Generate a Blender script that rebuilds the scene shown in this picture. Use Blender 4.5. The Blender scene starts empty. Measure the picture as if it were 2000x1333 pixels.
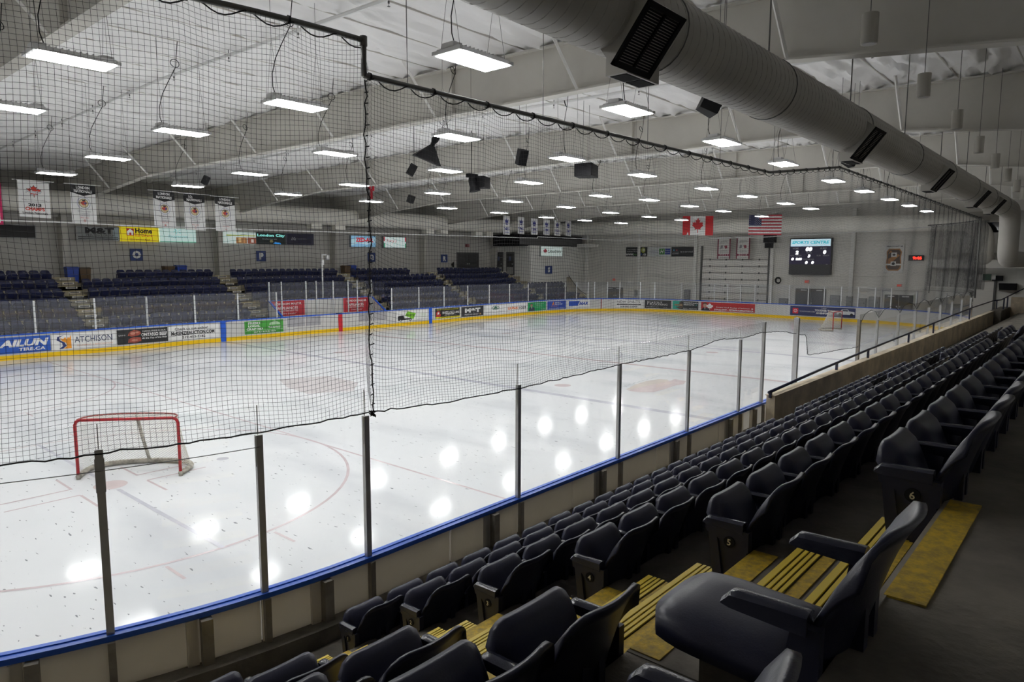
import bpy, math, random
import numpy as np
from mathutils import Vector, Matrix
random.seed(4); RNG = np.random.RandomState(7)
sc = bpy.context.scene
COL = sc.collection
PI = math.pi

# ------------------------------------------------------------------ camera
CP = np.array([-25.8353, -6.1646, 4.4135]); YAW, PITCH, ROLL, FPX = 0.7136, -0.1143, 0.0029, 1356.3
_f = np.array([math.cos(YAW)*math.cos(PITCH), math.sin(YAW)*math.cos(PITCH), math.sin(PITCH)])
_r = np.cross(_f, [0, 0, 1]); _r /= np.linalg.norm(_r); _u = np.cross(_r, _f)
CR = math.cos(ROLL)*_r + math.sin(ROLL)*_u; CU = -math.sin(ROLL)*_r + math.cos(ROLL)*_u; CF = _f
cam = bpy.data.cameras.new('camera'); camo = bpy.data.objects.new('camera', cam); COL.objects.link(camo)
M = Matrix(((CR[0], CU[0], -CF[0], CP[0]), (CR[1], CU[1], -CF[1], CP[1]), (CR[2], CU[2], -CF[2], CP[2]), (0, 0, 0, 1)))
camo.matrix_world = M
cam.sensor_fit = 'HORIZONTAL'; cam.sensor_width = 36.0; cam.lens = FPX/2000*36.0; cam.clip_start = 0.05; cam.clip_end = 300
sc.camera = camo
# ------------------------------------------------------------------ world, exposure
w = bpy.data.worlds.new('world'); sc.world = w; w.use_nodes = True
w.node_tree.nodes['Background'].inputs[0].default_value = (0.5, 0.52, 0.55, 1); w.node_tree.nodes['Background'].inputs[1].default_value = 0.01
sc.view_settings.view_transform = 'Standard'; sc.view_settings.look = 'None'; sc.view_settings.gamma = 1; sc.view_settings.use_curve_mapping = False
sc.view_settings.exposure = 0.0
LAMP = 47.0                      # radiance of a fixture's diffuser
sc.cycles.transparent_max_bounces = 24; sc.cycles.max_bounces = 8; sc.cycles.diffuse_bounces = 5; sc.cycles.use_denoising = True
sc.cycles.sample_clamp_indirect = 8.0; sc.cycles.caustics_reflective = False; sc.cycles.caustics_refractive = False

# ------------------------------------------------------------------ helpers: photograph pixel -> point on a known plane of the hall
def hit(u, v, ax, val):
    d = CF + (u-1000)/FPX*CR + (666.5-v)/FPX*CU
    return CP + d*(val-CP[ax])/d[ax]
def proj(p):
    d = np.asarray(p, float)-CP; z = d@CF
    return 1000+FPX*(d@CR)/z, 666.5-FPX*(d@CU)/z, z
def inframe(p, m=60):
    u, v, z = proj(p)
    return z > 0.2 and -m < u < 2000+m and -m < v < 1333+m

_mats = {}
def mat(name, color, rough=0.6, metal=0.0, spec=0.5, var=0.0, scale=6.0, bump=0.0, bscale=40.0, stretch=None, emit=0.0, dirt=None):
    if name in _mats: return _mats[name]
    m = bpy.data.materials.new(name); m.use_nodes = True; nt = m.node_tree; b = nt.nodes['Principled BSDF']
    b.inputs['Base Color'].default_value = (*color, 1); b.inputs['Roughness'].default_value = rough; b.inputs['Metallic'].default_value = metal
    b.inputs['Specular IOR Level'].default_value = spec
    if emit:
        b.inputs['Emission Color'].default_value = (*color, 1); b.inputs['Emission Strength'].default_value = emit
    if var or bump or dirt:
        tc = nt.nodes.new('ShaderNodeTexCoord'); mp = nt.nodes.new('ShaderNodeMapping'); nt.links.new(tc.outputs['Object'], mp.inputs[0])
        if stretch: mp.inputs['Scale'].default_value = stretch
    if var or dirt:
        n = nt.nodes.new('ShaderNodeTexNoise'); n.inputs['Scale'].default_value = scale; n.inputs['Detail'].default_value = 5; n.inputs['Roughness'].default_value = .62
        nt.links.new(mp.outputs[0], n.inputs[0])
        r = nt.nodes.new('ShaderNodeValToRGB'); r.color_ramp.elements[0].position = .36; r.color_ramp.elements[1].position = .64
        dk = dirt if dirt else tuple(c*(1-var) for c in color)
        r.color_ramp.elements[0].color = (*dk, 1); r.color_ramp.elements[1].color = (*[min(1, c*(1+var*.35)) for c in color], 1)
        nt.links.new(n.outputs['Fac'], r.inputs[0]); nt.links.new(r.outputs[0], b.inputs['Base Color'])
    if bump:
        n2 = nt.nodes.new('ShaderNodeTexNoise'); n2.inputs['Scale'].default_value = bscale; n2.inputs['Detail'].default_value = 3
        nt.links.new(mp.outputs[0], n2.inputs[0]); bp = nt.nodes.new('ShaderNodeBump'); bp.inputs['Strength'].default_value = bump; bp.inputs['Distance'].default_value = .02
        nt.links.new(n2.outputs['Fac'], bp.inputs['Height']); nt.links.new(bp.outputs[0], b.inputs['Normal'])
    _mats[name] = m
    return m
def paint(c, emit=0.0, rough=.45):
    return mat('print_%02x%02x%02x_%d_%d' % (*[int(255*x) for x in c], int(emit*10), int(rough*10)), c, rough, emit=emit)

class B:
    """collects faces of one mesh"""
    def __init__(s): s.v = []; s.f = []
    def add(s, vs, fs):
        n = len(s.v); s.v.extend([tuple(map(float, p)) for p in vs]); s.f.extend([tuple(i+n for i in f) for f in fs]); return s
    def box(s, lo, hi):
        (a, b, c), (d, e, f) = lo, hi
        return s.add([(a,b,c),(d,b,c),(d,e,c),(a,e,c),(a,b,f),(d,b,f),(d,e,f),(a,e,f)], [(0,3,2,1),(4,5,6,7),(0,1,5,4),(1,2,6,5),(2,3,7,6),(3,0,4,7)])
    def obox(s, c, ex, ey, ez):      # oriented box: centre and three half-axis vectors
        c, ex, ey, ez = map(np.array, (c, ex, ey, ez))
        vs = [c+a*ex+b*ey+g*ez for g in (-1, 1) for a, b in ((-1,-1),(1,-1),(1,1),(-1,1))]
        return s.add(vs, [(0,3,2,1),(4,5,6,7),(0,1,5,4),(1,2,6,5),(2,3,7,6),(3,0,4,7)])
    def tube(s, pts, r, n=8, closed=False, caps=True):
        pts = [np.array(p, float) for p in pts]; m = len(pts); rr = r if hasattr(r, '__len__') else [r]*m
        vs = []; prev = None
        for i in range(m):
            a = pts[i-1] if (i > 0 or closed) else pts[i]; b = pts[(i+1) % m] if (i < m-1 or closed) else pts[i]
            t = b-a; t /= (np.linalg.norm(t)+1e-12)
            if prev is None:
                h = np.array([0, 0, 1.0]) if abs(t[2]) < .9 else np.array([1.0, 0, 0]); x = np.cross(t, h)
            else: x = prev-t*(prev@t)
            x /= (np.linalg.norm(x)+1e-12); prev = x; y = np.cross(t, x)
            for k in range(n):
                an = 2*PI*k/n; vs.append(pts[i]+rr[i]*(math.cos(an)*x+math.sin(an)*y))
        fs = []
        for i in range(m if closed else m-1):
            j = (i+1) % m
            for k in range(n): fs.append((i*n+k, i*n+(k+1) % n, j*n+(k+1) % n, j*n+k))
        if caps and not closed: fs += [tuple(range(n))[::-1], tuple((m-1)*n+k for k in range(n))]
        return s.add(vs, fs)
    def prism(s, poly, o, ax, ay, az):  # extrude a 2D polygon
        o, ax, ay, az = map(np.array, (o, ax, ay, az)); n = len(poly)
        vs = [o+p[0]*ax+p[1]*ay for p in poly]+[o+p[0]*ax+p[1]*ay+az for p in poly]
        return s.add(vs, [tuple(range(n))[::-1], tuple(range(n, 2*n))]+[(i, (i+1) % n, n+(i+1) % n, n+i) for i in range(n)])
    def grid(s, fn, nu, nv):
        vs = [fn(i/nu, j/nv) for j in range(nv+1) for i in range(nu+1)]
        return s.add(vs, [(j*(nu+1)+i, j*(nu+1)+i+1, (j+1)*(nu+1)+i+1, (j+1)*(nu+1)+i) for j in range(nv) for i in range(nu)])
    def slab(s, fn, nu, nv):           # closed solid between fn(u,v,0) and fn(u,v,1)
        a = [fn(i/nu, j/nv, 0) for j in range(nv+1) for i in range(nu+1)]; b = [fn(i/nu, j/nv, 1) for j in range(nv+1) for i in range(nu+1)]
        N = len(a); id = lambda i, j: j*(nu+1)+i; fs = []
        for j in range(nv):
            for i in range(nu):
                q = (id(i,j), id(i+1,j), id(i+1,j+1), id(i,j+1)); fs.append(q[::-1]); fs.append(tuple(N+k for k in q))
        for i in range(nu):
            fs.append((id(i,0), id(i+1,0), N+id(i+1,0), N+id(i,0))); fs.append((id(i+1,nv), id(i,nv), N+id(i,nv), N+id(i+1,nv)))
        for j in range(nv):
            fs.append((id(0,j+1), id(0,j), N+id(0,j), N+id(0,j+1))); fs.append((id(nu,j), id(nu,j+1), N+id(nu,j+1), N+id(nu,j)))
        return s.add(a+b, fs)
    def mesh(s, name, m, smooth=False):
        me = bpy.data.meshes.new(name); me.from_pydata(s.v, [], s.f); me.materials.append(m)
        if smooth: me.shade_smooth()
        return me

def tag(o, label=None, cat=None, group=None, kind=None):
    if label: o['label'] = label
    if cat: o['category'] = cat
    if group: o['group'] = group
    if kind: o['kind'] = kind
    return o
def link(name, me, parent=None, loc=None, rz=0):
    o = bpy.data.objects.new(name, me); COL.objects.link(o); o.parent = parent
    if loc is not None: o.location = loc
    if rz: o.rotation_euler = (0, 0, rz)
    return o
def ob(name, b, m, parent=None, smooth=False, kind=None, label=None):
    o = link(name, b.mesh(name, m, smooth), parent)
    if smooth and smooth != 'all':
        o.data.set_sharp_from_angle(angle=math.radians(38))
    if kind: o['kind'] = kind
    if label: o['label'] = label
    return o
def empty(name, label=None, cat=None, group=None, kind=None, loc=(0, 0, 0)):
    o = bpy.data.objects.new(name, None); COL.objects.link(o); o.location = loc; o.empty_display_size = .1
    return tag(o, label, cat, group, kind)
def np_mesh(name, V, Q, m):
    me = bpy.data.meshes.new(name); me.vertices.add(len(V)); me.vertices.foreach_set('co', np.asarray(V, np.float32).ravel())
    n = len(Q); me.loops.add(n*4); me.polygons.add(n); me.loops.foreach_set('vertex_index', np.asarray(Q, np.int32).ravel())
    me.polygons.foreach_set('loop_start', np.arange(0, n*4, 4, dtype=np.int32)); me.update(calc_edges=True); me.materials.append(m)
    return me
def strands(P, r, closed_first=None):
    """P: list of (m,3) polylines -> three sided strands, as arrays V, Q"""
    Vs, Qs, n0 = [], [], 0
    for p in P:
        p = np.asarray(p, float); m = len(p)
        if m < 2: continue
        t = np.gradient(p, axis=0); t /= np.linalg.norm(t, axis=1)[:, None]+1e-12
        h = np.array([0.31, 0.77, 0.55]); x = np.cross(t, h); x /= np.linalg.norm(x, axis=1)[:, None]+1e-12; y = np.cross(t, x)
        ring = np.stack([p+r*(math.cos(a)*x+math.sin(a)*y) for a in (0, 2.0944, 4.18879)], 1)
        Vs.append(ring.reshape(-1, 3)); i = np.arange(m-1)[:, None]*3; k = np.arange(3)[None, :]; k2 = (k+1) % 3
        q = np.stack([i+k, i+k2, i+3+k2, i+3+k], -1).reshape(-1, 4)+n0
        Qs.append(q); n0 += 3*m
    return np.concatenate(Vs), np.concatenate(Qs)
ORD = ('first second third fourth fifth sixth seventh eighth ninth tenth eleventh twelfth thirteenth fourteenth fifteenth sixteenth seventeenth eighteenth '
       'nineteenth twentieth twenty-first twenty-second twenty-third twenty-fourth').split()

# ------------------------------------------------------------------ rink plan
XE, W, RC, HB = 29.7, 30.48, 8.5, 1.12       # half length, width, corner radius, board height
XS = XE-RC
_segs = [('l', (-XE, W/2), (-XE, W-RC)), ('a', (-XS, W-RC), PI, PI/2), ('l', (-XS, W), (XS, W)), ('a', (XS, W-RC), PI/2, 0), ('l', (XE, W-RC), (XE, RC)),
         ('a', (XS, RC), 0, -PI/2), ('l', (XS, 0), (-XS, 0)), ('a', (-XS, RC), -PI/2, -PI), ('l', (-XE, RC), (-XE, W/2))]
_lens = [math.dist(g[1], g[2]) if g[0] == 'l' else RC*PI/2 for g in _segs]; _cum = np.concatenate([[0], np.cumsum(_lens)]); SLEN = _cum[-1]
def rink(s, off=0.0):
    """point on the board line at arc length s, off metres outwards; and the outward normal"""
    s = s % SLEN; i = min(int(np.searchsorted(_cum, s, 'right')-1), len(_segs)-1); g = _segs[i]; t = s-_cum[i]
    if g[0] == 'l':
        a, b = np.array(g[1]), np.array(g[2]); d = (b-a)/_lens[i]; n = np.array([-d[1], d[0]]); p = a+d*t
    else:
        an = g[2]+(g[3]-g[2])*t/_lens[i]; n = np.array([math.cos(an), math.sin(an)]); p = np.array(g[1])+RC*n
    p = p+n*off
    return p[0], p[1], n
S_FAR0 = _cum[2]; S_NEAR0 = _cum[6]; S_NEAR1 = _cum[7]; S_END0 = _cum[4]
def s_near(x): return S_NEAR0+(XS-x)
_ss = np.arange(0, _cum[5]+9, .05); _uu = []
for s in _ss:
    x, y, n = rink(s); _uu.append(proj((x, y, .65))[0])
_uu = np.array(_uu)
def s_of_u(u):
    i = int(np.argmax(_uu > u)); a, b = _uu[i-1], _uu[i]
    return _ss[i-1]+.05*(u-a)/(b-a)

# ------------------------------------------------------------------ materials
def ice_material():
    m = bpy.data.materials.new('ice'); m.use_nodes = True; nt = m.node_tree; N, L = nt.nodes, nt.links; b = N['Principled BSDF']
    tc = N.new('ShaderNodeTexCoord')
    def noise(scale, st, det=4):
        mp = N.new('ShaderNodeMapping'); mp.inputs['Scale'].default_value = st; L.new(tc.outputs['Object'], mp.inputs[0])
        n = N.new('ShaderNodeTexNoise'); n.inputs['Scale'].default_value = scale; n.inputs['Detail'].default_value = det; L.new(mp.outputs[0], n.inputs[0]); return n.outputs['Fac']
    def ramp(x, a, b_, c0, c1):
        r = N.new('ShaderNodeValToRGB'); r.color_ramp.elements[0].position = a; r.color_ramp.elements[1].position = b_
        r.color_ramp.elements[0].color = (*c0, 1); r.color_ramp.elements[1].color = (*c1, 1); L.new(x, r.inputs[0]); return r.outputs[0]
    def mul(a, b_):
        x = N.new('ShaderNodeMix'); x.data_type = 'RGBA'; x.blend_type = 'MULTIPLY'; x.inputs[0].default_value = 1; L.new(a, x.inputs[6]); L.new(b_, x.inputs[7]); return x.outputs[2]
    base = ramp(noise(.35, (1, 1, 1)), .3, .7, (.74, .76, .78), (.80, .81, .825))
    smear = ramp(noise(1.0, (.55, .16, 1), 6), .30, .50, (.80, .81, .83), (1, 1, 1))
    cut = ramp(noise(2.6, (6.5, 1.8, 1), 2), .285, .31, (.36, .37, .39), (1, 1, 1))
    speck = ramp(noise(8.5, (1.6, .8, 1), 1), .19, .215, (.50, .50, .52), (1, 1, 1))
    L.new(mul(mul(mul(base, smear), cut), speck), b.inputs['Base Color'])
    rr = N.new('ShaderNodeMapRange'); rr.inputs[3].default_value = .075; rr.inputs[4].default_value = .11; L.new(noise(.9, (.5, .16, 1)), rr.inputs[0]); L.new(rr.outputs[0], b.inputs['Roughness'])
    b.inputs['IOR'].default_value = 1.31; b.inputs['Specular IOR Level'].default_value = .12
    bp = N.new('ShaderNodeBump'); bp.inputs['Strength'].default_value = .03; bp.inputs['Distance'].default_value = .02; L.new(noise(1.2, (2.2, .5, 1), 5), bp.inputs['Height']); L.new(bp.outputs[0], b.inputs['Normal'])
    return m
def glass_material(name, haze, tint):
    m = bpy.data.materials.new(name); m.use_nodes = True; nt = m.node_tree; N, L = nt.nodes, nt.links; N.remove(N['Principled BSDF']); out = N['Material Output']
    tr = N.new('ShaderNodeBsdfTransparent'); tr.inputs[0].default_value = (*tint, 1); gl = N.new('ShaderNodeBsdfGlossy'); gl.inputs['Roughness'].default_value = .04
    df = N.new('ShaderNodeBsdfDiffuse'); df.inputs[0].default_value = (.8, .82, .85, 1)
    lw = N.new('ShaderNodeLayerWeight'); lw.inputs[0].default_value = .5; pw = N.new('ShaderNodeMath'); pw.operation = 'POWER'; pw.inputs[1].default_value = 5; L.new(lw.outputs['Facing'], pw.inputs[0])
    fr = N.new('ShaderNodeMapRange'); fr.inputs[3].default_value = .03; fr.inputs[4].default_value = .9; L.new(pw.outputs[0], fr.inputs[0])
    m1 = N.new('ShaderNodeMixShader'); L.new(fr.outputs[0], m1.inputs[0]); L.new(tr.outputs[0], m1.inputs[1]); L.new(gl.outputs[0], m1.inputs[2])
    m2 = N.new('ShaderNodeMixShader'); m2.inputs[0].default_value = haze; L.new(m1.outputs[0], m2.inputs[1]); L.new(df.outputs[0], m2.inputs[2]); L.new(m2.outputs[0], out.inputs[0])
    return m
ICE = ice_material()
GLASS_FAR = glass_material('scuffed_acrylic', .035, (.96, .97, .98)); GLASS_NEAR = glass_material('clear_acrylic', .004, (.985, .99, .99))
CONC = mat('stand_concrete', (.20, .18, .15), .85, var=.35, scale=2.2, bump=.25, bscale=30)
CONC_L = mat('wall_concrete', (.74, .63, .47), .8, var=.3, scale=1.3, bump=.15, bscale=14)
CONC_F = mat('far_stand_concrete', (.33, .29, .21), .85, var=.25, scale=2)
STEEL = mat('beam_paint', (.58, .56, .51), .55, var=.07, scale=.7)
BRACE = mat('brace_pale', (.80, .79, .76), .45)
FABRIC = mat('ceiling_fabric', (.86, .85, .84), .42, var=.05, scale=.6, bump=.55, bscale=3.2, stretch=(.35, 1.6, 1))
WALLM = mat('wall_panel', (.58, .565, .53), .7, var=.08, scale=.5)
WALLE = mat('wall_block', (.74, .72, .67), .7, var=.06, scale=.6)
WALLW = mat('wall_white', (.84, .83, .79), .7, var=.05, scale=.7)
DARKW = mat('wall_dark', (.12, .12, .12), .8)
BOARDW = mat('board_white', (.80, .80, .79), .35, var=.04, scale=1.5)
BOARDX = mat('board_back', (.86, .82, .75), .5, var=.12, scale=.8)
def translucent(m, f, c):
    nt = m.node_tree; b = nt.nodes['Principled BSDF']; out = nt.nodes['Material Output']; t = nt.nodes.new('ShaderNodeBsdfTranslucent'); t.inputs[0].default_value = (*c, 1)
    x = nt.nodes.new('ShaderNodeMixShader'); x.inputs[0].default_value = f; nt.links.new(b.outputs[0], x.inputs[1]); nt.links.new(t.outputs[0], x.inputs[2]); nt.links.new(x.outputs[0], out.inputs[0])
translucent(BOARDW, .36, (.95, .93, .88)); translucent(BOARDX, .60, (.98, .94, .86))
KICK = mat('kick_yellow', (.86, .55, .0), .35)
RAILB = mat('cap_blue', (.018, .12, .66), .33, var=.15, scale=3)
ALU = mat('aluminium_dull', (.55, .55, .55), .33, .35, var=.12, scale=3)
ALUW = mat('aluminium_pale', (.70, .71, .72), .4, .25)
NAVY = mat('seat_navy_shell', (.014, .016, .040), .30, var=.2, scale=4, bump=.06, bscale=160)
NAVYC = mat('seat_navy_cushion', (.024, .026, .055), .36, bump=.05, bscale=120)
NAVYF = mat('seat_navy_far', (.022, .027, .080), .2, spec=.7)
NAVYA = mat('armrest_navy', (.030, .033, .055), .2, bump=.1, bscale=90)
IRON = mat('standard_iron', (.020, .022, .045), .35, .0)
DUCT = mat('duct_grey', (.40, .385, .35), .5, .1, var=.06, scale=.8)
DUCTW = mat('duct_white', (.94, .91, .83), .55, var=.1, scale=.5)
BLACK = mat('black_paint', (.010, .010, .012), .7, spec=.2)
GRILL = mat('grille_black', (.012, .012, .013), .8, spec=.15)
NETB = mat('net_black', (.010, .010, .012), .8)
ROPE = mat('rope_black', (.008, .008, .009), .8)
PIPEG = mat('pipe_grey', (.13, .13, .125), .45, .4)
YEL = mat('step_yellow', (.66, .44, .03), .65, var=.2, scale=26, dirt=(.40, .28, .05), bump=.2, bscale=90)
YELR = mat('nosing_yellow', (.78, .58, .05), .5)
GROOVE = mat('groove_dark', (.05, .04, .02), .8)
RED = mat('goal_red', (.42, .012, .02), .35, var=.3, scale=12)
NETW = mat('goal_net_white', (.72, .70, .64), .8)
SKIRT = mat('goal_skirt', (.46, .43, .37), .85, var=.4, scale=9)
DOORD = mat('door_dark', (.05, .05, .052), .5)
DOORP = mat('overhead_door', (.80, .775, .73), .5, var=.04, scale=1)
LIT = mat('led_diffuser', (1, 1, .985), .4, emit=LAMP)
HOUSE = mat('fixture_housing', (.58, .58, .58), .4, .2)
WHITEP = mat('white_paint', (.75, .75, .74), .45)
PENDM = mat('pendant_cream', (.46, .44, .39), .55)
RAILN = mat('rail_navy', (.015, .018, .05), .35)

# ================================================================== SETTING
ZR = lambda y: 9.78-.016*abs(y-15)                     # roof underside
b = B(); b.box((-40, -12, -.3), (34, 41, -.02)); ob('floor', b, CONC, kind='structure')
def wallbox(name, lo, hi, m): return ob(name, B().box(lo, hi), m, kind='structure')
wall_far = wallbox('wall_far', (-40, 40, -.02), (33.5, 40.3, 10), WALLM)
wall_end = wallbox('wall_end', (33.5, -12, -.02), (33.8, 40.3, 10), WALLE)
wallbox('wall_near', (-40, -9.9, -.02), (33.5, -9.6, 10), WALLW)
wallbox('wall_left', (-40.3, -12, -.02), (-40, 41, 10), WALLW)
b = B(); X0, X1 = 24.65, 33.5; b.box((X0, 35.3, -.02), (X1, 35.5, 5.9)); b.box((X0, 35.5, -.02), (X0+.15, 40, 5.9))
ob('wall_corner', b, WALLW, kind='structure')
# girts on the end wall and far wall
b = B()
for z in (2.3, 4.2, 5.9): b.box((33.38, 3.5, z), (33.5, 35, z+.12))
ob('trim_1', b, WALLE, kind='structure')
b = B(); b.box((-40, 39.7, 6.85), (24, 40, 7.05)); ob('trim_2', b, WALLM, kind='structure')

# ceiling: sagging fabric between purlin straps
def ceiling():
    xs = np.arange(-40, 34.01, .3); ys = np.arange(-10, 40.31, .1)
    X, Y = np.meshgrid(xs, ys); bay = ((Y+10.2) % 1.55)/1.55
    wob = .16*np.sin(X*1.9+np.sin(Y*.9)*2.2)+.11*np.sin(X*3.3+Y*.6)
    fold = .050*np.sin((Y+wob)*11.0+np.sin(X*.7)*1.6)+.030*np.sin((Y-wob)*23+X*1.2)
    sag = -.10*np.sin(PI*bay)**1.0
    Z = 9.78-.016*np.abs(Y-15)+sag+fold*(.35+.9*np.sin(PI*bay))
    V = np.stack([X, Y, Z], -1).reshape(-1, 3); nx, ny = len(xs), len(ys)
    i, j = np.meshgrid(np.arange(nx-1), np.arange(ny-1)); a = (j*nx+i).ravel(); Q = np.stack([a, a+nx, a+nx+1, a+1], -1)
    me = np_mesh('ceiling', V, Q, FABRIC); me.shade_smooth(); o = link('ceiling', me); o['kind'] = 'structure'
    top = B(); top.box((-40, -10, 10.0), (34, 40.3, 10.15)); ob('roof_deck', top, STEEL, o)
    st = B()
    for y in np.arange(-10.2+1.55, 40, 1.55): st.box((-40, y-.012, ZR(y)-.035), (33.5, y+.012, ZR(y)+.02))
    ob('purlin_strap', st, STEEL, o, kind='stuff')
ceiling()

BX = [-21.45, -12.3, -3.15, 6.05, 15.2, 24.35]
def beam_bot(y):
    if y < .6: return 8.33-.10*(.6-y)
    if y > 27.5: return 8.25-.073*(y-27.5)
    return 8.33-.003*(y-.6)
for i, x in enumerate(BX):
    e = empty('roof_beam', kind='structure', loc=(x, 0, 0))
    ys = [-9.6, -6, -3, -1, .3, .9, 4, 8, 12, 16, 20, 24, 27.2, 27.8, 30, 32.8]
    wb = B(); bf = B(); tf = B(); n = len(ys)
    for k in range(n-1):
        y0, y1 = ys[k], ys[k+1]; z0, z1 = beam_bot(y0), beam_bot(y1); t0, t1 = ZR(y0)-.16, ZR(y1)-.16
        wb.add([(-.012, y0, z0), (-.012, y1, z1), (-.012, y1, t1), (-.012, y0, t0), (.012, y0, z0), (.012, y1, z1), (.012, y1, t1), (.012, y0, t0)], [(0,3,2,1), (4,5,6,7), (0,1,5,4), (2,3,7,6)])
        for q, zz0, zz1 in ((bf, z0, z1), (tf, t0, t1)):
            q.add([(-.15, y0, zz0-.02), (.15, y0, zz0-.02), (.15, y1, zz1-.02), (-.15, y1, zz1-.02), (-.15, y0, zz0+.02), (.15, y0, zz0+.02), (.15, y1, zz1+.02), (-.15, y1, zz1+.02)], [(0,3,2,1), (4,5,6,7), (0,1,5,4), (1,2,6,5), (2,3,7,6), (3,0,4,7)])
    ob('web', wb, STEEL, e); ob('bottom_flange', bf, STEEL, e); ob('top_flange', tf, STEEL, e)
    # haunch and column at the far wall
    hb = B(); hb.prism([(32.8, beam_bot(32.8)), (39.2, 7.2), (40.0, 7.2), (40.0, ZR(39)-.2), (32.8, ZR(32.8)-.16)], (-.012, 0, 0), (0, 1, 0), (0, 0, 1), (.024, 0, 0))
    hb.obox((0, 36.0, (beam_bot(32.8)+7.2)/2), (.15, 0, 0), (0, 3.2, (7.2-beam_bot(32.8))/2), (0, 0, .02)); ob('haunch', hb, STEEL, e)
    cb = B(); cb.add([(-.15, 39.2, 7.3), (.15, 39.2, 7.3), (.15, 39.55, 0), (-.15, 39.55, 0), (-.15, 40, 7.3), (.15, 40, 7.3), (.15, 40, 0), (-.15, 40, 0)], [(0,1,2,3), (4,7,6,5), (0,3,7,4), (1,5,6,2)])
    ob('column', cb, STEEL, e)
    for y in (-7.5, 7.6, 22.8):
        sb = B(); sb.box((-.14, y-.012, beam_bot(y)), (.14, y+.012, ZR(y)-.17)); ob('stiffener', sb, STEEL, e)
    for y in (-6.0, -1.25, 3.5, 8.25, 13.0, 17.75, 22.5, 27.2, 31.8):
        for sx in (-1, 1):
            br = B(); br.tube([(sx*.13, y, beam_bot(y)+.03), (sx*1.25, y, ZR(y)-.10)], .042, 4); ob('flange_brace', br, BRACE, e)
# sprinkler branch lines with heads, half way between beams
for x in [-26, -16.9, -7.7, 1.45, 10.6, 19.8, 28.5]:
    e = empty('sprinkler_line', kind='structure', loc=(x, 0, 0))
    q = B(); q.tube([(0, y, ZR(y)-.24) for y in (-9, 15, 39)], .045, 6); ob('pipe', q, WHITEP, e)
    hm = B(); hm.tube([(0, 0, .03), (0, 0, -.02)], .02, 5); hm.tube([(0, 0, .05), (0, 0, .2)], .012, 4); hm.tube([(0, 0, -.02), (0, 0, -.07)], .006, 4); hm.tube([(0, 0, -.07), (0, 0, -.078)], .03, 6)
    me = hm.mesh('sprinkler_head', PIPEG)
    for y in np.arange(-4.6, 37, 3.1): link('sprinkler_head', me, e, (0, y, ZR(y)-.31))
# white service pipe carried round the far side of the rink
q = B(); pts = [hit(u, v, 1, 30.6) for u, v in ((-40, 429), (9, 431), (112, 434), (250, 441), (600, 452), (1050, 465.5))]
q.tube([(-30, 30.6, 6.15)]+pts, .03, 6); q.tube([pts[-1], pts[-1]+np.array([0, 0, .12])], .03, 6)
p2 = [pts[-1]+np.array([0, 0, .12]), np.array([28.5, 29.8, 6.4]), hit(1300, 470, 0, 29.8), hit(1500, 463, 0, 29.8), hit(1700, 452, 0, 29.8), hit(1888, 438, 0, 29.8)]; q.tube(p2, .03, 6)
o = ob('overhead_pipe', q, WHITEP); tag(o, 'thin white overhead pipe running above the far glass and round the far end', 'pipe')

# ------------------------------------------------------------------ ice and its painted lines
ice = B()
ring_ = [rink(s) for s in np.arange(0, SLEN, .4)]
ice.add([(x, y, 0) for x, y, n in ring_], [tuple(range(len(ring_)))[::-1]])
ice.add([(x, y, -.02) for x, y, n in ring_], [])
ICEO = ob('ice_sheet', ice, ICE, kind='structure')
def under_ice(c): return mat('ice_paint_%02x%02x%02x' % tuple(int(255*x) for x in c), c, .17, var=.10, scale=3)
ICERED, ICEBLUE, ICEPINK, ICECREAM, ICEGRN = under_ice((.715, .605, .63)), under_ice((.64, .64, .72)), under_ice((.745, .635, .64)), under_ice((.77, .69, .63)), under_ice((.70, .73, .75))
zi = [0.002]
def flat(name, polys, m, kind=None):
    zi[0] += .00012; q = B()
    for p in polys: q.add([(x, y, zi[0]) for x, y in p], [tuple(range(len(p)))])
    return ob(name, q, m, ICEO, kind=kind)
def yspan(x):
    d = max(0, abs(x)-XS); k = RC-math.sqrt(max(0, RC*RC-d*d)); return k, W-k
def stripe(name, x, wd, m):
    a, c = yspan(x); flat(name, [[(x-wd/2, a), (x+wd/2, a), (x+wd/2, c), (x-wd/2, c)]], m)
def ringpoly(cx, cy, r, wd, n=72):
    P = []
    for i in range(n):
        a, c = 2*PI*i/n, 2*PI*(i+1)/n
        P.append([(cx+(r-wd/2)*math.cos(a), cy+(r-wd/2)*math.sin(a)), (cx+(r+wd/2)*math.cos(a), cy+(r+wd/2)*math.sin(a)), (cx+(r+wd/2)*math.cos(c), cy+(r+wd/2)*math.sin(c)), (cx+(r-wd/2)*math.cos(c), cy+(r-wd/2)*math.sin(c))])
    return P
def disc(cx, cy, r, n=28): return [[(cx+r*math.cos(2*PI*i/n), cy+r*math.sin(2*PI*i/n)) for i in range(n)]]
def rect(x0, y0, x1, y1): return [[(x0, y0), (x1, y0), (x1, y1), (x0, y1)]]
stripe('blue_line', -7.62, .30, ICEBLUE); stripe('blue_line', 7.62, .30, ICEBLUE); stripe('centre_line', 0, .30, ICEPINK)
stripe('goal_line', -27.1, .06, ICERED); stripe('goal_line', 27.1, .06, ICERED)
DY = (8.52, W-8.52)
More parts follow.
